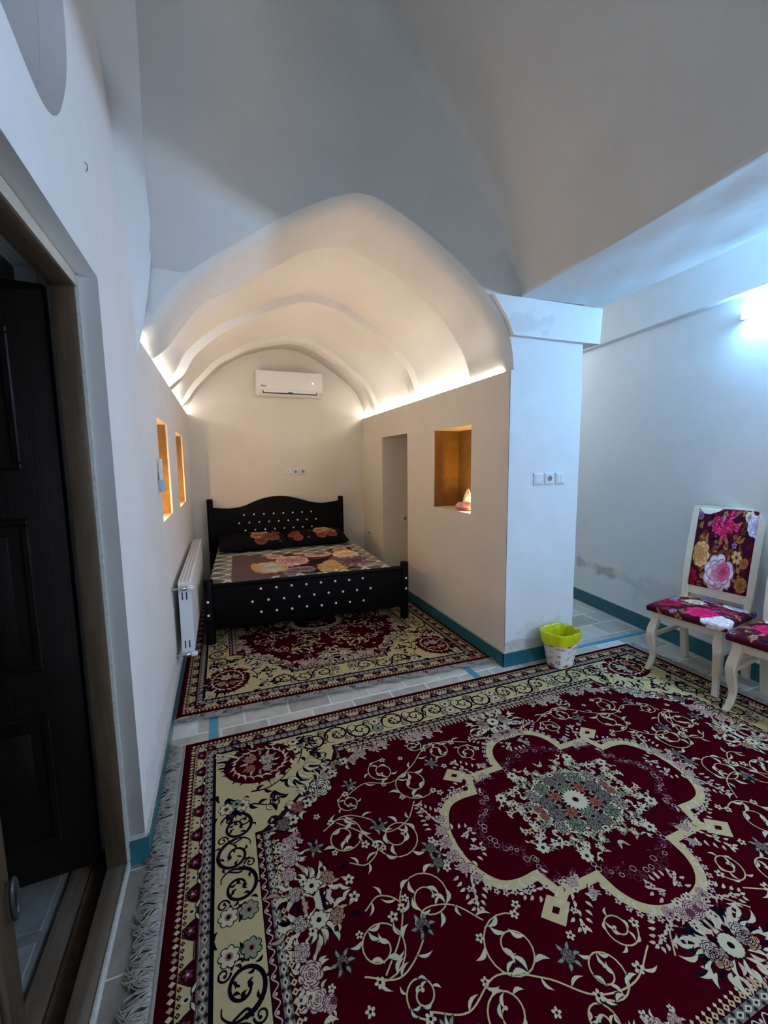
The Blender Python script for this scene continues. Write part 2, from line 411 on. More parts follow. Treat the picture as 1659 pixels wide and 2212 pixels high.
# corbel block over the pillar and the long beam running towards the camera
bm = bmesh.new()
add_prism(bm, [(1.872, 2.345), (2.64, 2.352), (2.655, 2.60), (1.95, 2.592), (1.705, 2.585), (1.76, 2.52), (1.815, 2.455)], 2.375, 2.9, 'y')
blk = bm_obj('trim_6', bm, m_front); struct(blk)
def beam():
    ny, nx = 60, 10; verts = []; faces = []
    for j in range(ny+1):
        y = 2.37-j*(2.37+2.6)/ny
        xr = 2.66-.115*min(2.37-y, 3.0)/1.1*.9 if y > 1.2 else 2.66-.115*.96*(1.17/1.1)-.02*(1.2-y)
        xl = 1.925-.04*min(1, (2.37-y)/1.4)
        for i in range(nx+1):
            u = i/nx; w = .004*math.sin(y*6.1+i*.9)+.003*math.sin(y*14-i*1.7) if 0 < i < nx and 0 < j < ny else 0
            verts.append((xl+(xr-xl)*u+.008*math.sin(y*5), y, 2.59+.02*u+w))
    n = nx+1
    for j in range(ny):
        for i in range(nx): a = j*n+i; faces.append((a, a+n, a+n+1, a+1))
    o = mesh_obj('ceiling_beam', verts, faces, m_front, smooth=True); struct(o)
    # its body above
    up = []; f2 = []
    for j in range(ny+1):
        for i in (0, nx):
            v = verts[j*n+i]; up.append(v); up.append((v[0], v[1], 3.4))
    for j in range(ny):
        b = j*4
        f2 += [(b, b+1, b+5, b+4), (b+2, b+6, b+7, b+3)]
    mesh_obj('beam_side', up, f2, m_front, o)
beam()
# main room ceiling: dome-like vault over front arch, left wall arch and beam line
E2 = [(-.262, 2.405, 2.46), (-.262, 2.37, 2.53), (-.242, 2.33, 2.61), (-.236, 2.24, 2.745), (-.228, 2.14, 2.86), (-.213, 2.04, 3.02), (-.198, 1.93, 3.21), (-.19, 1.7, 3.42), (-.18, 1.3, 3.68), (-.18, .8, 3.88), (-.18, .2, 3.95), (-.18, -.4, 3.88), (-.18, -1.2, 3.5), (-.18, -2.0, 2.9), (-.18, -2.6, 2.6)]
E2s = catmull(E2, 4)
def main_ceiling():
    ys = [2.41-(2.41+2.6)*(j/70)**1.15 for j in range(71)]
    ey = np.array([p[1] for p in E2s])[::-1]; ez = np.array([p[2] for p in E2s])[::-1]; ex = np.array([p[0] for p in E2s])[::-1]
    nx = 48; verts = []; faces = []
    def F(x):    # top edge above the alcove arch on the front plane
        return max(arch_z(x) if -.33 < x < 1.89 else 2.2, 2.585 if x > 1.6 else -9)
    def smin(p, q, k=.16):
        h = max(0., min(1., .5+.5*(q-p)/k)); return q*(1-h)+p*h-k*h*(1-h)
    sst = lambda t: (lambda c: c*c*(3-2*c))(max(0., min(1., t)))
    for y in ys:
        t = max(0, 2.41-y); L = float(np.interp(y, ey, ez)); xl = float(np.interp(y, ey, ex)); xr = 1.93-.04*min(1, (2.41-y)/1.4)
        if y > 2.405: L = 2.46; xl = -.262
        for i in range(nx+1):
            u = i/nx; x = xl+(xr-xl)*u; f = F(-.262+(1.93+.262)*u) if i else 2.46
            g = .90*(1-math.exp(-t/.16))+.42*(1-math.exp(-t/.9))                       # lunette rising over the alcove arch
            yb = max(0, -1.1-y); g -= .9*(yb/1.5)**2
            zr = 2.59+1.28*(1-math.exp(-(xr-x)/.62))+.12*(xr-x)                         # haunch rising from the beam
            zc = smin(max(f, 2.46)+g, zr, .16*min(1, t/.3)+1e-4)
            w = 1-sst(u/.42); z = L*w+zc*(1-w)
            if t < .001: z = max(f, 2.46)
            verts.append((x, y, z))
    n = nx+1
    for j in range(70):
        for i in range(nx): a = j*n+i; faces.append((a, a+1, a+n+1, a+n))
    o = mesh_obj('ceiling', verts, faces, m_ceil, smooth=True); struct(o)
    # wall-arch band on the left wall: soffit between the wall curve (E1) and the ceiling curve (E2)
    E1 = [(-.342, 2.335, 2.03), (-.342, 2.352, 2.35), (-.342, 2.325, 2.53), (-.342, 2.21, 2.74), (-.342, 2.12, 2.93), (-.342, 1.98, 3.05), (-.342, 1.90, 3.13), (-.342, 1.66, 3.36), (-.342, 1.27, 3.62), (-.342, .8, 3.80), (-.342, .2, 3.88), (-.342, -.4, 3.80), (-.342, -1.2, 3.45), (-.342, -2.0, 2.85), (-.342, -2.6, 2.55)]
    E2b = [(-.338, 2.345, 2.03), (-.298, 2.385, 2.24)]+E2[1:]
    E2b[2] = (-.262, 2.395, 2.46)
    e1 = catmull(E1, 5); e2 = catmull(E2b, 5)
    nn = min(len(e1), len(e2)); t1 = [e1[int(i*(len(e1)-1)/(nn-1))] for i in range(nn)]; t2 = [e2[int(i*(len(e2)-1)/(nn-1))] for i in range(nn)]
    vs = t1+t2; fs = [(i, i+1, nn+i+1, nn+i) for i in range(nn-1)]
    a = mesh_obj('trim_7', vs, fs, m_wall, smooth=True); struct(a)
    # spandrel strip joining the band to the front wall
    vs = []; fs = []
    fr_ = t2[:14]
    for p in fr_: vs += [p, (-.10, YF-.001, max(p[2], 2.2))]
    return o
main_ceiling()
# right side of the passage: slightly slanting wall with a projecting upper part
wa = math.atan2(3.582-3.322, 3.43-1.516)     # slant in plan
def right_wall():
    root = None
    def P(y): return 3.322+(y-1.516)*(3.582-3.322)/(3.43-1.516)
    bm = bmesh.new(); n = 30; ys = [-2.6+i*(7.0+2.6)/n for i in range(n+1)]
    rows = [(0, -.06), (0.002, .3), (-.003, .9), (.003, 1.6), (0, 2.2), (.0, 2.60), (-.05, 2.605), (-.05, 3.4)]
    V = [[bm.verts.new((P(y)+dx+.004*math.sin(y*2+z*3)*(0 < z < 2.5), y, z+(.012*(y-1.5) if z > 2.55 and z < 3 else 0))) for y in ys] for dx, z in rows]
    for j in range(len(rows)-1):
        for i in range(n): bm.faces.new((V[j][i], V[j+1][i], V[j+1][i+1], V[j][i+1]))
    o = bm_obj('wall_far_right', bm, m_right, smooth=True, angle=math.radians(30)); struct(o)
    struct(box('ceiling_passage', (2.4, 4.4, -2.6, 7.0, 3.0, 3.06), m_wall))
    struct(box('wall_passage_end', (2.3, 4.4, 7.0, 7.1, -.06, 3.05), m_wall))
    return P
P_right = right_wall()
# room behind the camera
bm = bmesh.new()
for b in ((-.6, .2, -2.75, -2.6, -.06, 4.1), (2.0, 4.2, -2.75, -2.6, -.06, 4.1), (.2, 2.0, -2.75, -2.6, -.06, .75), (.2, 2.0, -2.75, -2.6, 2.35, 4.1)): add_box(bm, *b)
struct(bm_obj('wall_rear', bm, m_wall))
wf = struct(box('added_window_1', (.2, .26, -2.72, -2.64, .75, 2.35), m_chairpaint))  # window added in the unseen rear wall to go with the fill light
for b in ((1.94, 2.0, -2.72, -2.64, .75, 2.35), (1.08, 1.12, -2.72, -2.64, .75, 2.35), (.26, 1.94, -2.72, -2.64, .75, .81), (.26, 1.94, -2.72, -2.64, 2.29, 2.35)): box('window_frame', b, m_chairpaint, wf)
# unlit hall beyond the doorway
struct(box('wall_hall', (-2.6, XL-.2, 3.2, 3.3, -.12, 2.9), m_wall)); struct(box('wall_hall_side', (-2.7, -2.6, -2.0, 3.3, -.12, 2.9), m_wall))
struct(box('wall_hall_rear', (-2.6, XL-.2, -2.1, -2.0, -.12, 2.9), m_wall)); struct(box('ceiling_hall', (-2.7, XL-.2, -2.1, 3.3, 2.9, 2.95), m_wall))

# ---- floor: mortar bed with stone tiles laid in staggered rows
fl = struct(box('floor', (XL-.062, 4.2, -2.6, 7.0, -.07, -.0018), m_grout))
tile_cache = {}
def tile(w, d, x, y, parent, mat, z=-.0065, h=.0065):
    key = (round(w, 3), round(d, 3), mat.name)
    if key not in tile_cache:
        bm = bmesh.new(); add_box(bm, -w/2, w/2, -d/2, d/2, 0, h, bev=.002, seg=1); me = bpy.data.meshes.new('tile'); bm.to_mesh(me); bm.free(); me.materials.append(mat); tile_cache[key] = me
    o = bpy.data.objects.new('tile', tile_cache[key]); link(o, parent); o.location = (x, y, z); return o
G = .009
G = .012
rows = [1.10, 1.32, 1.54, 1.76, 1.98, 2.20, 2.425, 2.475, 2.545, 2.765, 2.99, 3.24, 3.46, 3.70, 3.94, 4.18]
ri = 0
for a, b in zip(rows, rows[1:]):
    if abs(a-2.425) < 1e-6: ri += 1; continue      # the blue stripe lies here in the passage
    ri += 1
    d = round(b-a-G, 3); x = 2.62-(.16 if ri % 2 else 0)
    if a < 2.4: x = 3.05-(.17 if ri % 2 else 0)
    while x < P_right((a+b)/2)-.02:
        w = .325-G; x2 = min(x+w, P_right(b)+.03)
        if x2-x > .03: tile(round(x2-x, 2), d, (x+x2)/2, (a+b)/2, fl, m_tile)
        x += .325
# tiles seen in the gap between the two rugs and along the left wall
x = -.325; k = 0
while x < 3.4:
    for (a, b, off) in ((2.20, 2.425, 0), (2.43, 2.66, .13)):
        xx = x+off
        if xx > 1.85 and b > 2.43: continue
        if xx+.26 > 3.05: continue
        w = .26-G
        lo, hi = xx, xx+w
        for sx in (-.112, 1.612):
            if lo < sx < hi:
                pass
        tile(w, round(b-a-G, 3), (lo+hi)/2, (a+b)/2, fl, m_tile)
    x += .26; k += 1
for y in np.arange(2.85, 3.6, .26): tile(.07, .25, -.30, y, fl, m_tile)
for sx in (-.112, 1.612): box('inlaid_strip', (sx-.024, sx+.024, 2.2, 2.66, -.004, .0022), m_tealstripe, fl)
box('inlaid_strip', (2.52, 3.46, 2.428, 2.472, -.005, .0012), m_tealstripe, fl)
# worn slabs by the threshold
yy = .55
for L_ in (.32, .42, .36, .33, .38):
    tile(.115, round(L_-.004, 3), -.335, yy+L_/2, fl, m_slab, z=-.006, h=.006); yy += L_
    if yy > 1.67: break
for y0, L_ in ((1.70, .22), (1.93, .26)): tile(.09, round(L_-.008, 3), -.285, y0+L_/2, fl, m_slab, z=-.006, h=.0062)
# hall floor with stone slabs
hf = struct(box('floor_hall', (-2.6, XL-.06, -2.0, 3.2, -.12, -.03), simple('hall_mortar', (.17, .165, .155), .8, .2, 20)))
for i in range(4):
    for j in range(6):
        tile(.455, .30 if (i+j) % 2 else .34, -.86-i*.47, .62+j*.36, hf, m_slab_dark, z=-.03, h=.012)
# ---- baseboards
def P_off(y, d): return P_right(y)-d
box_ = lambda *a: struct(box(*a))
bb = struct(box('baseboard_left', (XL, XL+.012, 1.69, YB, 0, .092), m_teal)); box('plaster_lip', (XL-.001, XL+.0125, 1.69, YB, .092, .102), m_chalk, bb)
bb = struct(box('baseboard_alcove_right', (XR-.012, XR, YF-.014, 4.10, 0, .105), m_teal)); box('plaster_lip', (XR-.010, XR+.001, YF-.010, 4.10, .105, .115), m_chalk, bb)
bb = struct(box('baseboard_alcove_right', (XR-.012, XR, 4.85, YB, 0, .105), m_teal))
bb = struct(box('baseboard_pillar', (XR-.012, XP+.012, YF-.016, YF-.002, 0, .105), m_teal)); box('plaster_lip', (XR-.012, XP+.010, YF-.012, YF-.001, .105, .118), m_chalk, bb)
bb = struct(box('baseboard_pillar_side', (XP, XP+.012, YF-.016, 5.0, 0, .105), m_teal))
bm = bmesh.new(); V = []
for y in (-2.6, 7.0):
    V.append([bm.verts.new(c) for c in ((P_right(y)-.014, y, 0), (P_right(y)-.014, y, .125), (P_right(y)+.002, y, .125), (P_right(y)+.002, y, 0))])
for k in range(4): bm.faces.new((V[0][k], V[0][(k+1) % 4], V[1][(k+1) % 4], V[1][k]))
bm.faces.new(V[0][::-1]); bm.faces.new(V[1]); bb = struct(bm_obj('baseboard_far_right', bm, m_teal))
bm = bmesh.new(); V = []
for y in (-2.6, 7.0):
    V.append([bm.verts.new(c) for c in ((P_right(y)-.011, y, .125), (P_right(y)-.011, y, .132), (P_right(y)+.002, y, .132), (P_right(y)+.002, y, .125))])
for k in range(4): bm.faces.new((V[0][k], V[0][(k+1) % 4], V[1][(k+1) % 4], V[1][k]))
bm_obj('plaster_lip', bm, m_chalk, bb)
bb = struct(box('baseboard_reveal', (-.405, XL+.012, 1.668, 1.682, 0, .10), m_teal)); box('plaster_lip', (-.405, XL+.008, 1.670, 1.683, .10, .112), m_chalk, bb)
# door reveal: plaster cheek between frame and room face (wall thickness) and dark cheek beyond
struct(box('wall_hall_near', (-.60, XL-.2, 1.80, 3.2, -.12, 2.9), m_wall))
struct(box('wall_hall_over', (-.60, XL-.2, -2.0, 1.80, 2.16, 2.9), m_wall))
struct(box('wall_hall_front', (-.60, XL-.2, -2.0, .50, -.12, 2.16), m_wall))

# ---- door_1: weathered frame, sill and two open leaves
d1 = struct(box('door_1', (-.466, -.402, 1.655, 1.80, .02, 2.075), m_oldwood, bev=.004))
box('lintel', (-.475, -.400, .45, 1.80, 2.072, 2.122), m_oldwood_y, d1, bev=.004)
box('lintel_face', (-.401, -.396, .45, 1.685, 2.074, 2.124), m_litwood_y, d1)
box('mortar_edge', (-.404, -.392, 1.664, 1.684, .03, 2.12), m_chalk, d1)
box('sill', (-.468, -.402, .50, 1.70, -.03, .028), m_oldwood_y, d1, bev=.006)
box('sill_edge', (-.4035, -.392, .50, 1.665, -.03, .030), m_chalk, d1, bev=.003)
box('sill_board', (-.53, -.470, .45, 1.78, -.06, -.012), m_oldwood, d1)
box('sill_board', (-.60, -.533, .45, 1.78, -.06, -.018), m_oldwood_y, d1)
def door_leaf(parent, wdt, ht, mat, mg=.10):
    """leaf in local coords: hinge edge x=0 extending to -wdt, y thickness .045"""
    e = box('door_leaf', (-wdt, 0, 0, .045, 0, ht), mat, parent, bev=.003)
    zs = [(.14, .62), (.78, 1.30), (1.46, ht-.14)]
    for z0, z1 in zs:
        for s in (0, 1):                      # moulding frame and raised panel, both faces
            y0, y1 = ((-.012, 0.001) if s == 0 else (.044, .057))
            bm = bmesh.new(); a, b = -wdt+mg, -mg; t = .022
            for q in ((a, b, y0, y1, z0, z0+t), (a, b, y0, y1, z1-t, z1), (a, a+t, y0, y1, z0+t, z1-t), (b-t, b, y0, y1, z0+t, z1-t)): add_box(bm, *q, bev=.004, seg=1)
            bm_obj('panel_moulding', bm, mat, e)
            box('door_panel', (a+.055, b-.055, y0*.8, y1 if s else .001, z0+.055, z1-.055), mat, e, bev=.004)
    return e
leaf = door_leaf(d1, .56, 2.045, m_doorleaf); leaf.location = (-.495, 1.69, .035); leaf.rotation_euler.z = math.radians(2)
# the other leaf, folded back close to the camera on the left, with its ring handle
leaf2 = door_leaf(d1, .64, 2.045, m_oldwood, .15); leaf2.location = (-.50, .62, .035); leaf2.rotation_euler.z = math.radians(-80)
bm = bmesh.new(); add_tube(bm, [(.024*math.cos(t), 0, .052*math.sin(t)) for t in np.linspace(0, 2*PI, 20)], .006, 8, caps=False)
ring = bm_obj('ring_handle', bm, m_dark, leaf2, smooth=True); ring.location = (-.606, .060, .372)

# ================================================================== woven and printed ornament
CRIM = (.040, .0006, .0036); CRIM_D = (.027, .0011, .0046); CREAM = lin((192, 171, 124)); CREAM_L = lin((198, 184, 152)); NAVY = lin((14, 11, 22)); MAUVE = lin((194, 170, 150))
MAUVE_D = lin((96, 48, 62)); GREYP = lin((122, 110, 98)); TAN = lin((176, 138, 110)); PINK = lin((166, 98, 80)); SAGE = lin((132, 134, 108)); CHAR = lin((34, 32, 38)); PLUM = lin((34, 6, 20))
class Draw:
    """collects flat coloured polygons (pts, colour, layer)"""
    def __init__(s, step=0.0): s.p = []; s.k = 0; s.step = step
    def poly(s, pts, c, l): s.k += 1; s.p.append((np.asarray(pts, float), c, l+(s.k % 24)*s.step))
    def rect(s, x0, y0, x1, y1, c, l): s.poly([(x0, y0), (x1, y0), (x1, y1), (x0, y1)], c, l)
    def ell(s, cx, cy, rx, ry, c, l, a=0, n=12):
        t = np.linspace(0, 2*PI, n, endpoint=False); x = rx*np.cos(t); y = ry*np.sin(t); s.poly(np.c_[cx+x*math.cos(a)-y*math.sin(a), cy+x*math.sin(a)+y*math.cos(a)], c, l)
    def dia(s, cx, cy, rx, ry, c, l, a=0):
        s.ell(cx, cy, rx, ry, c, l, a, 4)
    def stroke(s, pts, w, c, l):
        P = np.asarray(pts, float); n = len(P)
        if n < 2: return
        w = np.full(n, w) if np.isscalar(w) else np.asarray(w)
        T = np.gradient(P, axis=0); T /= np.linalg.norm(T, axis=1)[:, None]+1e-9; N = np.c_[-T[:, 1], T[:, 0]]
        A = P+N*w[:, None]/2; B = P-N*w[:, None]/2
        for i in range(n-1): s.poly([A[i], A[i+1], B[i+1], B[i]], c, l)
    def leaf(s, x, y, a, L, w, c, l, curve=.0, outline=None):
        t = np.linspace(0, 1, 6); mid = np.c_[t*L, curve*L*np.sin(PI*t)*1.0]; hw = w/2*np.sin(PI*t**.8)
        up = np.c_[mid[:, 0], mid[:, 1]+hw]; dn = np.c_[mid[1:-1, 0], mid[1:-1, 1]-hw[1:-1]][::-1]; P = np.r_[up, dn]
        R = np.array([[math.cos(a), -math.sin(a)], [math.sin(a), math.cos(a)]]); P = P@R.T+[x, y]
        if outline is not None:
            c0 = P.mean(0); d = P-c0; P2 = c0+d*(1+.004/np.maximum(np.linalg.norm(d, axis=1), .004))[:, None]; s.poly(P2, outline, l-1)
        s.poly(P, c, l)
    def flower(s, x, y, r, n, c, cc, l, a=0, outline=None, core=.3):
        if outline is not None:
            for k in range(n):
                t = a+2*PI*k/n; s.ell(x+r*.62*math.cos(t), y+r*.62*math.sin(t), r*.50, r*.42, outline, l-1, t, 8)
        for k in range(n):
            t = a+2*PI*k/n; s.ell(x+r*.62*math.cos(t), y+r*.62*math.sin(t), r*.40, r*.31, c, l, t, 8)
        s.ell(x, y, r*.45, r*.45, c, l, 0, 8)
        s.ell(x, y, r*core, r*core, cc, l+1, 0, 8)
    def rose(s, x, y, r, c, dk, l, a=0, turns=3):
        for k in range(7):
            t = a+2*PI*k/7; s.ell(x+r*.6*math.cos(t), y+r*.6*math.sin(t), r*.50, r*.46, dk, l, t, 9); s.ell(x+r*.6*math.cos(t), y+r*.6*math.sin(t), r*.42, r*.38, c, l, t, 9)
        s.ell(x, y, r*.66, r*.66, c, l, 0, 12)
        for q, rr in enumerate((.80, .58, .36, .18)[:turns+1]):
            n = 5 if q < 2 else 3
            for k in range(n):
                t0 = a+q*.7+2*PI*k/n; tt = np.linspace(t0, t0+2*PI/n*.78, 6)
                s.stroke(np.c_[x+r*rr*np.cos(tt), y+r*rr*np.sin(tt)], r*.09, dk, l+1)
        s.ell(x, y, r*.10, r*.10, dk, l+1, 0, 6)
    def spiral(s, x, y, r0, a0, turns, w, c, l, ccw=1, taper=True, tip=None):
        n = int(16*turns)+8; t = np.linspace(0, 1, n); rr = r0*(1-.80*t); th = a0+ccw*2*PI*turns*t
        P = np.c_[x+rr*np.cos(th), y+rr*np.sin(th)]
        s.stroke(P, w*(1-.35*t) if taper else w, c, l)
        if tip: s.ell(P[-1][0], P[-1][1], tip, tip, c, l, 0, 7)
        return P
def path(pts, n=8): return np.array(catmull([np.array(p, float) for p in pts], n))

def rug_design():
    """one quarter (x>0,y>0) of the carpet, centre at the origin; half sizes a (long) and b"""
    a, b = 1.636, 1.062; D = Draw(); Q = Draw(.02); rnd = random.Random(3)
    off = [0, .024, .050, .094, .106, .136, .149, .300, .330, .356, .384]
    cols = [CRIM, CRIM, CREAM, CREAM_L, GREYP, NAVY, CREAM, CRIM_D, GREYP, CRIM, CRIM]
    # concentric bands, full size (not mirrored)
    for k in range(1, 7): D.rect(-a+off[k], -b+off[k], a-off[k], b-off[k], cols[k], 0.5*k)
    # inner frame and field: corners cut away by the cream spandrel
    def inner(d, ex):
        x, y = a-d, b-d; cx, cy = a-.72-ex, b-.70-ex
        q = [(0, y), (cx, y), (cx, y-.045), (cx+.03, y-.11), (x-.10, cy+.05), (x-.03, cy-.0), (x, cy-.0), (x, 0)]
        return q
    def full(q):
        P = q; m = [(x, -y) for x, y in P][::-1]; r = P+m; l = [(-x, y) for x, y in r][::-1]; return r+l
    for d, c, l, ex in ((.300, NAVY, 3.5, 0), (.303, CRIM_D, 4, .003), (.330, GREYP, 4.5, .012), (.356, NAVY, 5, .02), (.358, CRIM, 5.5, .022)): D.poly(full(inner(d, ex)), c, l)
    # --- repeating border ornament, walked along both axes of the quarter
    def along(fn, step, d, length, horiz):
        n = max(1, int(round(length/step))); st = length/n
        for i in range(n): fn((i+.5)*st, st, d, i, horiz)
    def place(t, d, horiz): return (t, b-d) if horiz else (a-d, t)
    def tr(pts, t, d, horiz):    # local (s along, r towards centre)
        return [((t+s_, b-d-r_) if horiz else (a-d-r_, t+s_)) for s_, r_ in pts]
    def E_dia(t, st, d, i, h):
        x, y = place(t, .037, h)
        Q.dia(x, y, .0085, .0105, CREAM_L if i % 2 else TAN, 6) if h else Q.dia(x, y, .0105, .0085, CREAM_L if i % 2 else TAN, 6)
        x, y = place(t+st/2, .046, h); Q.dia(x, y, .006, .006, CRIM, 6.5)
    def E_dia_in(t, st, d, i, h):
        x, y = place(t, .058, h); Q.dia(x, y, .0075, .0075, CRIM, 6); Q.dia(x, y, .003, .003, TAN, 6.5)
    along(E_dia, .0205, 0, a-.03, True); along(E_dia, .0205, 0, b-.03, False)
    along(E_dia_in, .0205, 0, a-.055, True); along(E_dia_in, .0205, 0, b-.055, False)
    def E_wave(t, st, d, i, h):
        P = [(-st/2+st*k/14, .0+.0) for k in range(15)]
        edge = [(s_, .101) for s_, _ in P]; wave = [(s_, .094-.037*max(0, math.cos(2*PI*s_/st))**.6) for s_, _ in P]
        Q.poly(tr(edge+wave[::-1], t, 0, h), CRIM_D, 6)
        Q.stroke(tr([(s_, r_-.003) for s_, r_ in wave], t, 0, h), .0028, NAVY, 6.5)
        q = tr([(0, .078)], t, 0, h)[0]; Q.flower(q[0], q[1], .016, 5, MAUVE_D, MAUVE, 7)
        q = tr([(st/2, .078)], t, 0, h)[0]; Q.ell(q[0], q[1], .013, .010, CREAM_L, 7); Q.ell(q[0], q[1], .006, .005, CHAR, 7.5)
        for sg in (-1, 1):
            q = tr([(st/2+sg*.010, .092)], t, 0, h)[0]; Q.leaf(q[0], q[1], (0 if h else PI/2)+(sg > 0)*PI*0+sg*.4+(PI if sg < 0 else 0), .028, .009, CREAM_L, 7, outline=CHAR)
    along(E_wave, .119, 0, a-.06, True); along(E_wave, .119, 0, b-.06, False)
    def E_chain(d0, c1, c2, wd, lay, length_h, length_v, step=.036, s0h=0, s0v=0):
        def f(t, st, d, i, h):
            q = tr([(0, 0)], t, d0, h)[0]
            Q.dia(q[0], q[1], *((st*.42, wd*.34) if h else (wd*.34, st*.42)), c1, lay); Q.dia(q[0], q[1], *((st*.2, wd*.16) if h else (wd*.16, st*.2)), c2, lay+.5)
            for sg in (-1, 1):
                q2 = tr([(st/2, sg*wd*.33)], t, d0, h)[0]; Q.dia(q2[0], q2[1], st*.2, st*.2, c2, lay)
        along(f, step, 0, length_h, True); along(f, step, 0, length_v, False)
    E_chain(.121, MAUVE, CHAR, .03, 6, a-.12, b-.12)
    E_chain(.343, CREAM_L, CHAR, .026, 6, a-.74, b-.72)
    for d in (.1035, .1375, .1465):
        Q.rect(0, b-d-.0016, a-d, b-d+.0016, NAVY if d > .11 else MAUVE_D, 6.5); Q.rect(a-d-.0016, 0, a-d+.0016, b-d, NAVY if d > .11 else MAUVE_D, 6.5)
    def E_s(t, st, d, i, h):
        P = [(st*(k/8-.5), .009*math.sin(2*PI*k/8)) for k in range(9)]; Q.stroke(tr(P, t, .315, h), .0035, MAUVE, 6)
        q = tr([(st/4, .0)], t, .315, h)[0]; Q.ell(q[0], q[1], .005, .005, MAUVE, 6)
    along(E_s, .045, 0, a-.735, True); along(E_s, .045, 0, b-.715, False)
    def E_fd(t, st, d, i, h):
        q = tr([(0, .009)], t, .358, h)[0]; Q.dia(q[0], q[1], .0105, .0105, CREAM, 6); Q.dia(q[0], q[1], .004, .004, CRIM, 6.5)
        q = tr([(0, .024)], t, .358, h)[0]; Q.dia(q[0], q[1], .006, .006, CREAM_L, 6)
    along(E_fd, .0235, 0, a-.78, True); along(E_fd, .0235, 0, b-.76, False)
    # main scrolling border
    def border(L_, h):
        horiz = 0 if h else PI/2; mid = .2245
        def X(p): return tr([p], 0, 0, h)[0]
        s_ = L_-.50; k = 0; seq = 'FSsSFsSsFSsSFsSsF'
        while s_ > .03:
            ch = seq[k % len(seq)]
            if ch in 'Ss':
                up = 1 if ch == 'S' else -1; R_ = .071; cx, cy = s_-R_, mid+up*.006
                th = np.linspace(0, 1, 40); rr = R_*(1-.74*th**.9); an = up*2*PI*1.25*th
                P = [X((cx+r_*math.cos(q_), cy+r_*math.sin(q_))) for r_, q_ in zip(rr, an)]
                Q.stroke(P, .0145*(1-.5*th), NAVY if k % 2 else PLUM, 7); Q.ell(P[-1][0], P[-1][1], .008, .008, NAVY, 7)
                for j in (4, 8, 12, 16, 20, 25, 30):
                    d_ = np.array(P[j+1])-np.array(P[j-1]); aa = math.atan2(d_[1], d_[0]); sg = 1 if j % 8 else -1
                    Q.leaf(P[j][0], P[j][1], aa+sg*.9, .026, .010, NAVY if j % 8 else PLUM, 7, .25*sg)
                for q_ in range(3):
                    p = X((cx+.010*math.cos(q_*2.1), cy+.010*math.sin(q_*2.1))); Q.leaf(p[0], p[1], q_*2.1+horiz, .022, .008, PLUM, 7.5)
                # counter curl filling the other side of the band
                c2x, c2y = cx-R_*.72, mid-up*.048; th = np.linspace(0, 1, 20); rr = .021*(1-.7*th); an = PI/2*up+up*-2*PI*1.15*th
                P2 = [X((c2x+r_*math.cos(q_), c2y+r_*math.sin(q_))) for r_, q_ in zip(rr, an)]
                Q.stroke(P2, .007*(1-.4*th), NAVY, 7); Q.ell(P2[-1][0], P2[-1][1], .005, .005, NAVY, 7)
                P3 = path([(cx-R_*.9, cy+up*.02), (cx-R_*1.1, cy-up*.018), (c2x-.004, c2y+up*.021)], 5); Q.stroke([X(p) for p in P3], .007, NAVY, 7)
                P4 = path([(cx+R_, cy), (cx+R_*1.02, cy-up*.03), (cx+R_*.72, cy-up*.058), (cx+R_*.40, cy-up*.060)], 5); Q.stroke([X(p) for p in P4], np.linspace(.009, .003, len(P4)), NAVY, 7)
                s_ -= 2*R_-.010
            else:
                for j, dy in enumerate((-.032, .034)):
                    sg_ = SAGE if (k % 8 == 4 and j) else CREAM_L
                    p = X((s_-.034, mid+dy)); Q.flower(p[0], p[1], .031, 7, sg_, PINK, 7.5, outline=PLUM, core=.40); Q.ell(p[0], p[1], .006, .007, NAVY, 9)
                for q_ in range(4):
                    p = X((s_-.034+(-.03, .03, -.032, .032)[q_], mid+(.0, .0, -.066, .066)[q_])); Q.leaf(p[0], p[1], q_*1.7+horiz, .028, .010, NAVY, 7, .2)
                s_ -= .072
            k += 1
    border(a, True); border(b, False)
    # spandrel corner: oval wreath with roses
    cx, cy = a-.355, b-.285
    for k in range(26):
        t = 2*PI*k/26; Q.leaf(cx+.155*math.cos(t), cy+.125*math.sin(t), t+.9, .052, .017, (CRIM, NAVY, CREAM_L)[k % 3], 7+.5*(k % 3), .25)
    Q.ell(cx, cy, .172, .142, CRIM, 8, .1, 28)
    for k in range(22):
        t = 2*PI*k/22+.1; Q.leaf(cx+.15*math.cos(t), cy+.122*math.sin(t), t+2.0, .058, .012, (CREAM_L, MAUVE, TAN)[k % 3], 9, .3)
    Q.rose(cx-.035, cy+.01, .038, CREAM_L, CHAR, 9.5); Q.rose(cx+.045, cy+.038, .032, TAN, CRIM_D, 9.5); Q.rose(cx+.05, cy-.03, .027, PINK, CRIM_D, 9.5); Q.rose(cx-.03, cy-.052, .024, MAUVE, CHAR, 9.5)
    for k in range(12): t = 2*PI*k/12; Q.leaf(cx+.055*math.cos(t), cy+.05*math.sin(t), t, .045, .013, (CREAM_L, SAGE)[k % 2], 9, .15, outline=CHAR)
    for ang, LL in ((.35, .13), (.62, .15), (.95, .13), (.1, .10), (1.25, .09)):
        Q.leaf(cx+.11*math.cos(ang), cy+.10*math.sin(ang), ang, LL, .018, NAVY if ang != .62 else CREAM_L, 9, .05, outline=None if ang != .62 else NAVY)
    for (x_, y_, an, L_) in ((a-.20, b-.47, -2, .05), (a-.16, b-.44, -1.2, .05), (a-.56, b-.20, 2.8, .06), (a-.60, b-.30, 3.6, .07), (a-.50, b-.46, 4.1, .08), (a-.40, b-.50, 4.4, .07), (a-.58, b-.40, 3.9, .07), (a-.24, b-.55, 4.9, .05)):
        for q in (-.5, 0, .5): Q.leaf(x_, y_, an+q, L_, .014, NAVY, 7, .15)
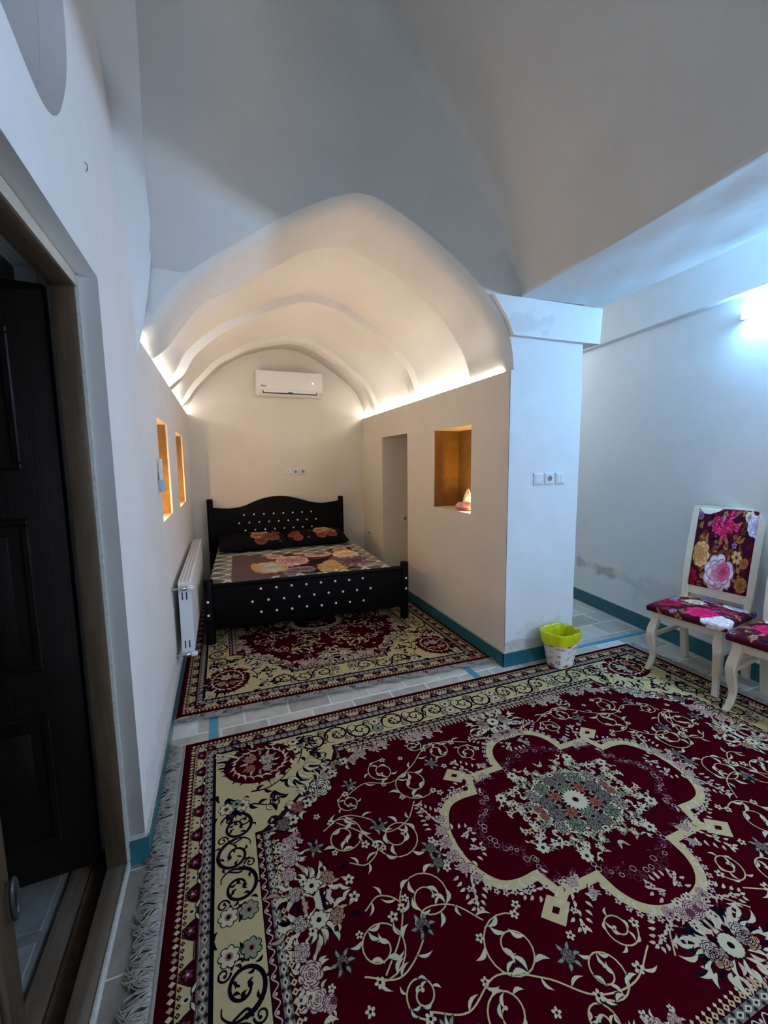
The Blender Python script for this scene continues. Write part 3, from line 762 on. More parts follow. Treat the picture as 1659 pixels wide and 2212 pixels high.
    for (x_, y_, r_, a0, cw) in ((a-.62, b-.20, .035, 0, 1), (a-.66, b-.345, .03, 1, -1), (a-.26, b-.62, .03, 2, 1), (a-.40, b-.57, .032, 2, -1), (a-.20, b-.60, .026, 0, 1)):
        Q.spiral(x_, y_, r_, a0, 1.1, .008, PLUM, 7.2, cw, tip=.006)
    for pts_, sd in (([(a-.20, b-.62), (a-.235, b-.565), (a-.30, b-.545), (a-.37, b-.575), (a-.42, b-.545), (a-.385, b-.52)], 1), ([(a-.62, b-.19), (a-.615, b-.245), (a-.64, b-.30), (a-.615, b-.35), (a-.655, b-.385), (a-.685, b-.35)], 2),
                     ([(a-.30, b-.47), (a-.37, b-.475), (a-.44, b-.44), (a-.49, b-.39)], 3), ([(a-.53, b-.17), (a-.575, b-.21), (a-.56, b-.30), (a-.53, b-.37)], 4)):
        P = path(pts_, 8); Q.stroke(P, np.linspace(.010, .004, len(P)), PLUM, 7.1)
        for i in range(3, len(P)-2, 4):
            d_ = P[i+1]-P[i-1]; an = math.atan2(d_[1], d_[0]); sg = 1 if (i//4) % 2 else -1; Q.leaf(P[i][0], P[i][1], an+sg*.8, .040, .012, (NAVY, PLUM, CREAM_L)[(i//4) % 3], 7.6, .2*sg, outline=NAVY)
    for (x_, y_, an, L_) in ((a-.52, b-.42, 4.0, .09), (a-.55, b-.40, 3.6, .08), (a-.47, b-.45, 4.3, .08), (a-.63, b-.42, 3.9, .05), (a-.44, b-.60, 4.1, .05), (a-.18, b-.18, .8, .05), (a-.20, b-.24, 0.2, .05)):
        Q.leaf(x_, y_, an, L_, .020, CREAM_L, 7.7, .15, outline=NAVY); Q.leaf(x_, y_, an+.45, L_*.8, .016, NAVY, 7.7, .2); Q.leaf(x_, y_, an-.45, L_*.8, .016, CREAM_L, 7.7, -.2, outline=NAVY)
    Q.flower(a-.235, b-.52, .024, 7, SAGE, NAVY, 8, outline=CHAR); Q.flower(a-.565, b-.245, .022, 7, SAGE, NAVY, 8, outline=CHAR)
    # bouquet along the cut corner
    for k in range(15):
        t = k/14; x_ = (a-.71)*(1-t)+(a-.37)*t; y_ = (b-.40)*(1-t)+(b-.70)*t
        for q in range(6):
            an = rnd.uniform(0, 2*PI); Q.leaf(x_+rnd.gauss(0, .022)-.02, y_+rnd.gauss(0, .022)-.02, an, rnd.uniform(.035, .06), .014, rnd.choice((CREAM_L, TAN, MAUVE, NAVY, CRIM_D)), 9+.3*(q % 3), .2, outline=CHAR if q % 2 else None)
        if k % 3 == 1: Q.rose(x_-.02, y_-.025, .030, (TAN, MAUVE, CREAM_L, PINK, GREYP)[k//3], CHAR, 11)
        elif k % 3 == 0: Q.flower(x_-.035, y_-.04, .026, 6, (CREAM_L, MAUVE, SAGE)[k//3 % 3], NAVY, 11, outline=CHAR)
    Q.rose(a-.60, b-.565, .052, CREAM_L, CHAR, 12); 
    # rose garlands lining the field edge
    def garland(pts, sz, seed):
        r2 = random.Random(seed)
        for (x_, y_, r_) in pts:
            for q in range(7): an = r2.uniform(0, 2*PI); Q.leaf(x_+.8*r_*math.cos(an), y_+.8*r_*math.sin(an), an, r_*.95, r_*.32, CREAM_L if q % 2 else MAUVE, 8, .2, outline=CRIM_D)
            Q.rose(x_, y_, r_, MAUVE, MAUVE_D, 9, r2.uniform(0, 6))
            an = r2.uniform(0, 2*PI); Q.flower(x_+1.5*r_*math.cos(an), y_+1.5*r_*math.sin(an), r_*.55, 5, CREAM_L, MAUVE_D, 10, an)
    e = .405
    garland([(a-.405-.015, b-.80, .030), (a-.415, b-.865, .036), (a-.40, b-.93, .027), (a-.45, b-.78, .022), (a-.84, b-.415, .034), (a-.92, b-.40, .030), (a-.79, b-.445, .024), (a-.98, b-.395, .022)], 1, 5)
    garland([(a-1.12, b-.40, .026), (a-1.18, b-.395, .03), (a-1.245, b-.405, .024), (a-1.30, b-.40, .018)], 1, 6)
    # mid-side bouquets
    def bouquet(x_, y_, R_, seed):
        r2 = random.Random(seed)
        for q in range(46):
            an = r2.uniform(0, 2*PI); d_ = R_*math.sqrt(r2.random()); Q.leaf(x_+d_*math.cos(an)*1.3, y_+d_*math.sin(an)*.7, an+r2.uniform(-.5, .5), r2.uniform(.03, .065), .014, r2.choice((CREAM_L, MAUVE, TAN, NAVY, CREAM_L)), 8+.4*(q % 3), .2, outline=CHAR if q % 3 == 0 else None)
        Q.flower(x_, y_, R_*.34, 9, CREAM_L, NAVY, 10, outline=CHAR, core=.3); Q.rose(x_-R_*.7, y_+.01, R_*.3, TAN, CRIM_D, 10); Q.rose(x_+R_*.7, y_-.01, R_*.3, MAUVE, CHAR, 10)
    bouquet(0.0, b-.455, .10, 1); bouquet(a-.47, .06, .085, 2)
    # field scrolls with leaves
    def vine(pts, w=.0048, c=CREAM, every=5, seed=0, L_=.05):
        P = path(pts, 8); Q.stroke(P, w, c, 7); r2 = random.Random(seed)
        for i in range(3, len(P)-2, every):
            d_ = P[i+1]-P[i-1]; an = math.atan2(d_[1], d_[0]); sg = 1 if (i//every) % 2 else -1
            Q.leaf(P[i][0], P[i][1], an+sg*r2.uniform(.4, .9), r2.uniform(.7, 1.1)*L_, L_*.20, CREAM_L, 8, sg*.18, outline=CHAR if r2.random() < .4 else None)
        return P
    def scroll(cx, cy, R_, a0, cw, seed, turns=1.55):
        R_ *= 1.2; P = Q.spiral(cx, cy, R_, a0, turns, .0048, CREAM, 7, cw, taper=False, tip=.006); r2 = random.Random(seed)
        for i in range(2, len(P)-1, 4):
            d_ = P[i]-P[i-1]; an = math.atan2(d_[1], d_[0]); 
            Q.leaf(P[i][0], P[i][1], an-cw*.7 if (i//4) % 2 else an+cw*.5, R_*.5, R_*.15, CREAM_L, 8, .2, outline=CHAR if r2.random() < .35 else None)
        Q.flower(P[0][0], P[0][1], .016, 5, CREAM_L, CRIM_D, 9, a0)
    for i, (x_, y_, R_, a0, cw) in enumerate(((a-.63, b-.855, .075, 1.2, 1), (a-.835, b-.935, .082, 0, -1), (a-1.01, b-.70, .085, 4, 1), (a-.90, b-.575, .062, 2.0, -1), (a-1.22, b-.55, .06, .5, 1),
                                              (a-1.36, b-.62, .05, 3, -1), (a-.50, b-1.0, .05, .4, -1), (a-1.12, b-.47, .04, 2, 1), (a-.70, b-.70, .045, 1.5, -1))):
        scroll(x_, y_, R_, a0, cw, i)
    vine([(a-.56, b-.80), (a-.66, b-.76), (a-.76, b-.82), (a-.80, b-.90), (a-.90, b-.88), (a-.97, b-.80)], seed=1)
    vine([(a-.70, b-.66), (a-.80, b-.62), (a-.92, b-.66), (a-1.05, b-.60), (a-1.15, b-.52), (a-1.28, b-.50), (a-1.40, b-.55)], seed=2)
    vine([(a-.62, b-.78), (a-.70, b-.86), (a-.74, b-.95), (a-.68, b-1.0), (a-.62, b-.97)], seed=3)
    vine([(a-1.45, b-.50), (a-1.52, b-.56), (a-1.58, b-.50)], seed=4)
    for (x_, y_, r_) in ((a-.70, b-.92, .018), (a-.76, b-.96, .014), (a-.60, b-1.03, .02), (a-.93, b-.76, .015), (a-1.10, b-.80, .016), (a-1.20, b-.66, .015), (a-.55, b-.72, .015), (a-1.32, b-.52, .018), (a-.88, b-.66, .013), (a-1.02, b-.53, .014), (a-.58, b-.91, .013), (a-.95, b-1.0, .016), (a-.43, b-1.02, .016)):
        Q.flower(x_, y_, r_, 5, CREAM_L, CRIM_D, 9, x_*9)
    for (x_, y_, r_) in ((a-.78, b-.86, .022), (a-.93, b-1.03, .02), (a-.73, b-.60, .018), (a-1.15, b-.62, .02), (a-.51, b-.86, .018)):
        Q.rose(x_, y_, r_, GREYP, NAVY, 9)
        for k in range(6): Q.leaf(x_+r_*.8*math.cos(k), y_+r_*.8*math.sin(k), k, .025, .01, SAGE, 8, .1, outline=CHAR)
    # --- medallion
    band = path([(0, .470), (-.0, .470)], 2)
    lobe_t = path([(0.0, .474), (.055, .470), (.110, .454), (.158, .418), (.188, .362), (.197, .292)], 6)
    lk = [(.197, .292), (.30, .315), (.352, .262), (.398, .208)]
    lobe_r = path([(.398, .208), (.47, .209), (.533, .192), (.578, .145), (.610, .070), (.618, .0)], 6)
    wb = .034
    Q.stroke(lobe_t, wb, CREAM, 7); Q.stroke([lk[0], (.28, .291), (.368, .287)], wb, CREAM, 7.1); Q.stroke([(.368, .287), (.384, .247), lk[3]], wb, CREAM, 7.2); Q.stroke(lobe_r, wb, CREAM, 7)
    for p, c_ in ((lk[0], 0), ((.368, .287), 0), (lk[3], 0)): Q.dia(p[0], p[1], wb*.72, wb*.72, CREAM, 7.3, PI/4)
    Q.stroke([(.32, .275), (.385, .31)], .03, CREAM, 7.4)
    Q.poly([(.36, .325), (.415, .275), (.485, .325), (.43, .378)], CREAM, 7.5); Q.poly([(.405, .327), (.421, .313), (.441, .327), (.425, .341)], CRIM, 8)
    r2 = random.Random(11)
    def spray(x_, y_, an, n, L_, c=MAUVE):
        for i in range(n):
            t = i/n; px = x_+t*L_*math.cos(an); py = y_+t*L_*math.sin(an); w_ = (1-t)*.045
            for sg in (-1, 0, 1): Q.leaf(px+w_*sg*-math.sin(an), py+w_*sg*math.cos(an), an+sg*.8+r2.uniform(-.2, .2), .030*(1-.4*t), .011, c if r2.random() < .8 else CREAM_L, 8.6, .1)
            if i % 2 == 0: Q.flower(px+w_*.5*r2.choice((-1, 1)), py, .012, 5, c, CRIM_D, 9.5, i)
    garland([(0.0, .497, .030), (.045, .490, .024), (.085, .470, .018), (.640, .03, .026), (.628, .085, .022), (.60, .135, .017)], 1, 8)
    garland([(.30, .275, .020), (.26, .33, .016)], 1, 9)
    spray(.10, .49, .3, 6, .13); spray(.02, .42, -1.6+1.0, 3, .07); spray(.33, .30, 1.1, 5, .14, CREAM_L); spray(.36, .26, -.15, 6, .15); spray(.62, .12, 1.2, 6, .13); spray(.57, .03, 2.8, 3, .07)
    for p in list(lobe_t[6:-2:3])+list(lobe_r[2:-8:3]):
        Q.flower(p[0]+.018, p[1]+.022, .012, 5, MAUVE, CRIM_D, 9); Q.leaf(p[0]+.012, p[1]+.012, r2.uniform(0, 6), .028, .01, CREAM_L, 8.5, .2)
    # lace ring inside the medallion
    for k in range(64):
        t = PI/2*k/64; wob = 1+.07*math.cos(8*t)
        x_, y_ = .455*wob*math.cos(t), .325*wob*math.sin(t)
        tt = np.linspace(0, 2*PI, 7); rr = r2.uniform(.007, .014); ox, oy = r2.gauss(0, .013), r2.gauss(0, .013)
        Q.stroke(np.c_[x_+ox+rr*np.cos(tt), y_+oy+rr*np.sin(tt)], .0024, MAUVE_D if k % 3 else MAUVE, 7)
        if k % 2: Q.leaf(x_+oy, y_+ox, r2.uniform(0, 6), .022, .006, MAUVE_D, 7.2, .3)
    # inner flower scatter and centre
    for k in range(58):
        an = r2.uniform(.02, PI/2-.02); d_ = r2.uniform(.42, .90); x_, y_ = .40*d_*math.cos(an), .285*d_*math.sin(an)
        c = r2.choice((CREAM_L, CREAM_L, SAGE, CREAM, MAUVE))
        if k % 3: Q.flower(x_, y_, r2.uniform(.009, .015), 5, c, CRIM_D, 8, an*5)
        for q in range(3): Q.leaf(x_, y_, r2.uniform(0, 6.3), r2.uniform(.02, .035), .008, c, 7.5, .2, outline=CHAR if q == 0 else None)
    for (x_, y_) in ((.30, .13), (.17, .22)): Q.flower(x_, y_, .026, 7, CREAM_L, CHAR, 9, 0, core=.3)
    for (x_, y_, r_, c, dk) in ((.13, .03, .036, GREYP, NAVY), (.095, .10, .034, SAGE, NAVY), (.03, .125, .030, GREYP, CHAR), (.07, .045, .026, PINK, CRIM_D), (.165, .085, .028, CHAR, MAUVE), (.02, .075, .022, SAGE, CHAR), (.19, .02, .020, PINK, CRIM_D)):
        Q.rose(x_, y_, r_, c, dk, 10)
        for k in range(7): Q.leaf(x_+r_*.7*math.cos(k*.9), y_+r_*.7*math.sin(k*.9), k*.9, r_*.9, r_*.3, (CREAM_L, SAGE, GREYP)[k % 3], 9, .2, outline=NAVY if k % 2 else None)
    for k in range(5): t = PI/2*(k+.5)/5; Q.leaf(.012*math.cos(t), .012*math.sin(t), t, .05, .018, CREAM_L, 11, .0, outline=CHAR)
    cnt = 0
    for pts, c, l in Q.p:
        for sx in (1, -1):
            for sy in (1, -1): cnt += 1; D.p.append((pts*[sx, sy], c, l+(cnt % 4)*.012))
    return a, b, D.p
RA, RB, RUG = rug_design()
def polys_mesh(name, polys, f3, mat, parent, dz=3.2e-5, keep=None):
    V = []; Fc = []; C = []; n = 0
    for pts, c, l in polys:
        P = f3(pts, l)
        if keep is not None and not keep(P): continue
        V.append(P); Fc.append(list(range(n, n+len(P)))); C.append(np.tile([*c, 1.0], (len(P), 1))); n += len(P)
    V = np.concatenate(V); C = np.concatenate(C)
    me = bpy.data.meshes.new(name); me.from_pydata(V.tolist(), [], Fc)
    at = me.color_attributes.new('Col', 'FLOAT_COLOR', 'POINT'); at.data.foreach_set('color', C.astype(np.float32).ravel())
    me.update(); me.materials.append(mat); o = bpy.data.objects.new(name, me); link(o, parent); return o
def flat_color(o, c):
    at = o.data.color_attributes.new('Col', 'FLOAT_COLOR', 'POINT'); at.data.foreach_set('color', np.tile([*c, 1.0], (len(o.data.vertices), 1)).astype(np.float32).ravel())
def fringe(parent, p0, p1, outdir, L_, seed, mat, n, messy=.35, z0=.004):
    """knotted cotton tassels along an edge"""
    r2 = random.Random(seed); bm = bmesh.new(); p0 = Vector((*p0, 0)); p1 = Vector((*p1, 0)); d = (p1-p0); od = Vector((*outdir, 0)); al = d.normalized()
    for i in range(n):
        t = (i+.5+r2.uniform(-.3, .3))/n; base = p0+d*t; clump = math.sin(i*.35)+math.sin(i*.13+seed)
        ln = L_*(.8+.2*r2.random()+.08*clump); sway = messy*(.5*clump+r2.uniform(-.5, .5))
        pts = []; 
        ph = r2.uniform(0, 6.3); am = r2.uniform(.002, .006)
        for k in range(7):
            u = k/6; pts.append(base+od*(ln*u)+al*(sway*ln*u*u+am*math.sin(u*6+ph)-am*math.sin(ph))+Vector((0, 0, z0+.004*math.sin(PI*u)+(.003+.003*math.sin(ph*3+u*5))*(k > 0))))
        w = .0026
        add_tube(bm, pts, [w*1.2, w*1.1, w, w, w*.9, w*.8, w*.6], 4, caps=False)
    o = bm_obj('fringe', bm, mat, parent, smooth=True); o['kind'] = 'stuff'; return o
m_fringe = simple('cotton_fringe', (0.33, 0.295, 0.25), .9, .25, 80)
m_binding = simple('rug_binding', (0.30, 0.26, 0.225), .9, .25, 200, bump=.4)
# rug in the main room
CX, CY = 1.391, 1.269
rug1 = box('rug', (-RA-.004, RA+.004, -RB, RB, -.006+.006, .0085), m_rug, None, bev=.002, loc=(CX, CY, .0015)); flat_color(rug1, CRIM)
tag(rug1, 'large crimson and cream medallion carpet under the two white chairs', 'rug', kind=None)
polys_mesh('woven_pattern', RUG, lambda p, l: np.c_[p, np.full(len(p), .0086+l*1.4e-4)], m_rug, rug1)
box('binding', (-RA-.016, -RA-.002, -RB, RB, .0, .009), m_binding, rug1, bev=.003); box('binding', (RA+.002, RA+.016, -RB, RB, .0, .009), m_binding, rug1, bev=.003)
fringe(rug1, (-RA-.013, -RB+.02), (-RA-.013, RB-.02), (-1, 0), .080, 4, m_fringe, 760, .75)
fringe(rug1, (RA+.013, -RB+.02), (RA+.013, RB-.02), (1, 0), .06, 5, m_fringe, 260, .4)
# rug in the alcove, turned a quarter, its far end running under the bed
Qc = [np.array(q) for q in ((-.322, 2.615), (1.872, 2.548), (1.848, 6.02), (-.31, 6.02))]
def rug2_map(p, l):
    u = (p[:, 1]+RB)/(2*RB); v = (p[:, 0]+RA)/(2*RA)
    P = ((1-u)*(1-v))[:, None]*Qc[0]+(u*(1-v))[:, None]*Qc[1]+(u*v)[:, None]*Qc[2]+((1-u)*v)[:, None]*Qc[3]
    return np.c_[P, np.full(len(p), .0101+l*1.4e-4)]
E_ = [rug2_map(np.array([p]), 0)[0] for p in ((-RA, -RB), (-RA, RB), (RA*.74, RB), (RA*.74, -RB))]
bm = bmesh.new(); add_prism(bm, [(min(max(p[0], XL+.014), XR-.014), min(p[1], YB-.03)) for p in E_], .0015, .010, 'z')
rug2 = bm_obj('rug', bm, m_rug); flat_color(rug2, CRIM); tag(rug2, 'crimson and cream medallion carpet in the alcove, partly under the black bed', 'rug')
keep = lambda P: P[:, 1].max() < YB-.04
pol2 = []
for pts, c, l in RUG:
    q = pts
    if l < 6 and len(pts) < 60 and np.ptp(pts[:, 0]) > 1.5:      # full-size bands: cut at the back wall
        q = pts.copy(); q[:, 0] = np.minimum(q[:, 0], RA*.72)
    pol2.append((q, c, l))
polys_mesh('woven_pattern', pol2, rug2_map, m_rug, rug2, keep=keep)
fringe(rug2, (-.315, 2.612), (1.865, 2.548), (0, -1), .066, 9, m_fringe, 560, 1.9, z0=.010)

# ---------------------------------------------------------------- painted canvases for printed cloth (as vertex colours)
def raster(H, Wd, bg, polys):
    img = np.empty((H, Wd, 3)); img[:] = bg
    for pts, c, l in sorted(polys, key=lambda t: t[2]):
        x = pts[:, 0]*(Wd-1); y = pts[:, 1]*(H-1); x0, x1 = int(max(0, math.floor(x.min()))), int(min(Wd-1, math.ceil(x.max()))); y0, y1 = int(max(0, math.floor(y.min()))), int(min(H-1, math.ceil(y.max())))
        if x1 < x0 or y1 < y0: continue
        gx, gy = np.meshgrid(np.arange(x0, x1+1), np.arange(y0, y1+1)); ins = np.zeros(gx.shape, bool); n = len(x)
        for i in range(n):
            j = i-1; cond = (y[i] > gy) != (y[j] > gy)
            with np.errstate(divide='ignore', invalid='ignore'): xi = (x[j]-x[i])*(gy-y[i])/(y[j]-y[i]+1e-12)+x[i]
            ins ^= cond & (gx < xi)
        img[y0:y1+1, x0:x1+1][ins] = c
    return img
def grid_cloth(name, img, f3, mat, parent, nu=None, nv=None, smooth=True, thick=0):
    H, Wd, _ = img.shape; nu = nu or Wd; nv = nv or H
    u = np.linspace(0, 1, nu); v = np.linspace(0, 1, nv); U, Vv = np.meshgrid(u, v); P = f3(U.ravel(), Vv.ravel())
    cols = img[(Vv.ravel()*(H-1)).round().astype(int), (U.ravel()*(Wd-1)).round().astype(int)]
    idx = np.arange(nu*nv).reshape(nv, nu); F_ = np.stack([idx[:-1, :-1], idx[:-1, 1:], idx[1:, 1:], idx[1:, :-1]], -1).reshape(-1, 4)
    me = bpy.data.meshes.new(name); me.from_pydata(P.tolist(), [], F_.tolist())
    at = me.color_attributes.new('Col', 'FLOAT_COLOR', 'POINT'); at.data.foreach_set('color', np.c_[cols, np.ones(len(cols))].astype(np.float32).ravel())
    if smooth: me.polygons.foreach_set('use_smooth', [True]*len(me.polygons))
    me.update(); me.materials.append(mat); o = bpy.data.objects.new(name, me); link(o, parent)
    if thick: md = o.modifiers.new('t', 'SOLIDIFY'); md.thickness = thick; md.offset = -1
    return o
def shade(c, f): return tuple(min(1, max(0, x*f)) for x in c)
def big_rose(D, x, y, r, c, dk, l, asp=1, seed=0, lt=None):
    r2 = random.Random(seed); lt = lt or shade(c, 1.25)
    for ring, (rr, n, s_) in enumerate(((.78, 9, .36), (.56, 7, .33), (.36, 5, .28), (.18, 4, .2))):
        f = 1-.13*ring
        for k in range(n):
            t = 2*PI*k/n+ring*.5+r2.uniform(-.15, .15); m_ = tuple(c[i]*(1-ring/5)+dk[i]*ring/5 for i in range(3))
            D.ell(x+r*rr*math.cos(t)*asp, y+r*rr*math.sin(t), r*(s_+.03)*asp, r*(s_+.03), shade(dk, .8) if ring else shade(m_, .55), l+ring, t, 14)
            D.ell(x+r*rr*math.cos(t)*.98*asp, y+r*rr*math.sin(t)*.98, r*s_*asp, r*s_*.95, shade(m_, r2.uniform(.85, 1.1)), l+ring+.3, t, 14)
            D.ell(x+r*(rr+.10)*math.cos(t)*asp, y+r*(rr+.10)*math.sin(t), r*s_*.5*asp, r*s_*.35, lt if ring < 2 else m_, l+ring+.5, t+PI/2, 10)
    D.ell(x, y, r*.12*asp, r*.12, dk, l+5, 0, 8)
def chair_print(seed, back):
    D = Draw(); r2 = random.Random(seed)
    BG = lin((70, 12, 34)); OR = lin((178, 120, 60)); OR_L = lin((226, 176, 116)); BR = lin((110, 62, 36)); HP = lin((214, 34, 96)); HP_L = lin((240, 110, 150)); WH = lin((232, 216, 226)); LIL = lin((168, 132, 178)); RD = lin((176, 22, 52)); CRM = lin((226, 206, 184)); OL = lin((128, 96, 58))
    asp = .62 if back else 1.0
    for k in range(90):
        D.leaf(r2.random(), r2.random(), r2.uniform(0, 6.3), r2.uniform(.08, .18), .05, r2.choice((BR, OL, PLUM, lin((96, 24, 44)), OR, lin((84, 30, 40)))), 1+.01*k, .2)
    for k in range(30): D.flower(r2.random(), r2.random(), r2.uniform(.03, .05), 5, r2.choice((BR, lin((120, 30, 60)), OR, LIL)), BG, 3, r2.uniform(0, 6))
    def lilac(x, y, an, L_, w_):
        for k in range(130):
            t = r2.random(); q = r2.gauss(0, .32)*(1-t*.7)*w_; px = x+t*L_*math.cos(an)-q*math.sin(an); py = y+t*L_*math.sin(an)+q*math.cos(an)
            D.ell(px, py, .014, .010, r2.choice((HP, HP_L, HP, RD, shade(HP, .6))), 6+.01*k, r2.uniform(0, 3), 6)
    if back:
        D.poly([(0, 1), (.42, 1), (.36, .965), (.22, .925), (.1, .93), (0, .94)], CRM, 4)
        lilac(.30, .86, -.1, .45, .12); lilac(.62, .97, -1.9, .25, .12); lilac(.35, .74, .1, .4, .12); lilac(.55, .80, -1.9, .25, .10); lilac(.30, .78, -.4, .3, .08)
        big_rose(D, .17, .42, .15, OR_L, OR, 8, .95, 1); big_rose(D, .52, .21, .21, WH, lin((206, 60, 110)), 10, 1.05, 2); big_rose(D, .60, .245, .105, HP_L, RD, 17, 1, 3)
        big_rose(D, 1.0, .83, .13, WH, LIL, 9, .9, 4); D.flower(.78, .44, .085, 6, OR_L, BR, 12); big_rose(D, .02, .10, .11, RD, BG, 9, 1.2, 5); big_rose(D, .90, .12, .09, OR, BR, 8, .9, 6); big_rose(D, .06, .90, .05, LIL, PLUM, 8, 1, 7)
        big_rose(D, .88, .93, .06, CRM, BR, 9, 1, 8); big_rose(D, .9, .38, .06, OR, RD, 9, 1, 9)
        for (x, y, an) in ((.12, .58, 1.2), (.2, .60, 2.4), (.36, .46, .6), (.40, .42, -.3), (.2, .2, 1.2), (.28, .12, 2.0), (.85, .25, 1.5), (.75, .62, .5), (.5, .58, 1.5), (.62, .52, 2.2), (.12, .74, 1.9)):
            for q in (-.5, 0, .5): D.leaf(x, y, an+q, .10, .035, r2.choice((OL, OR, BR)), 7, .15)
    else:
        S = seed
        if S == 2:
            big_rose(D, .22, .84, .14, CRM, LIL, 8, 1.0, 1); lilac(.06, .55, .0, .9, .22); lilac(.1, .72, .2, .5, .1); big_rose(D, .62, .62, .10, CRM, OR, 12, 1.1, 3)
            big_rose(D, .16, .14, .15, WH, CRM, 12, 1.0, 4); big_rose(D, .38, .26, .16, HP, RD, 13, 1, 5); big_rose(D, .80, .30, .13, RD, BG, 12, 1, 6); big_rose(D, .55, .88, .09, LIL, PLUM, 9, 1, 7)
            big_rose(D, .93, .60, .10, LIL, PLUM, 9, 1, 8); big_rose(D, .88, .88, .10, OR_L, OR, 9, 1, 9); big_rose(D, .06, .95, .10, LIL, PLUM, 10, 1, 2)
        else:
            big_rose(D, .30, .70, .24, OR_L, OR, 8, 1.1, 1); big_rose(D, .04, .97, .07, HP, RD, 12, 1, 3); big_rose(D, .12, .42, .13, LIL, PLUM, 10, 1, 4); big_rose(D, .35, .22, .15, LIL, PLUM, 10, 1, 8); big_rose(D, .7, .5, .15, HP, RD, 10, 1, 5); big_rose(D, .75, .85, .13, WH, HP, 10, 1, 6)
            lilac(.5, .3, .2, .5, .2)
        for k in range(14):
            x, y, an = r2.random(), r2.random(), r2.uniform(0, 6.3)
            for q in (-.5, 0, .5): D.leaf(x, y, an+q, .10, .03, r2.choice((OL, OR, BR)), 5, .15)
    return BG, D.p

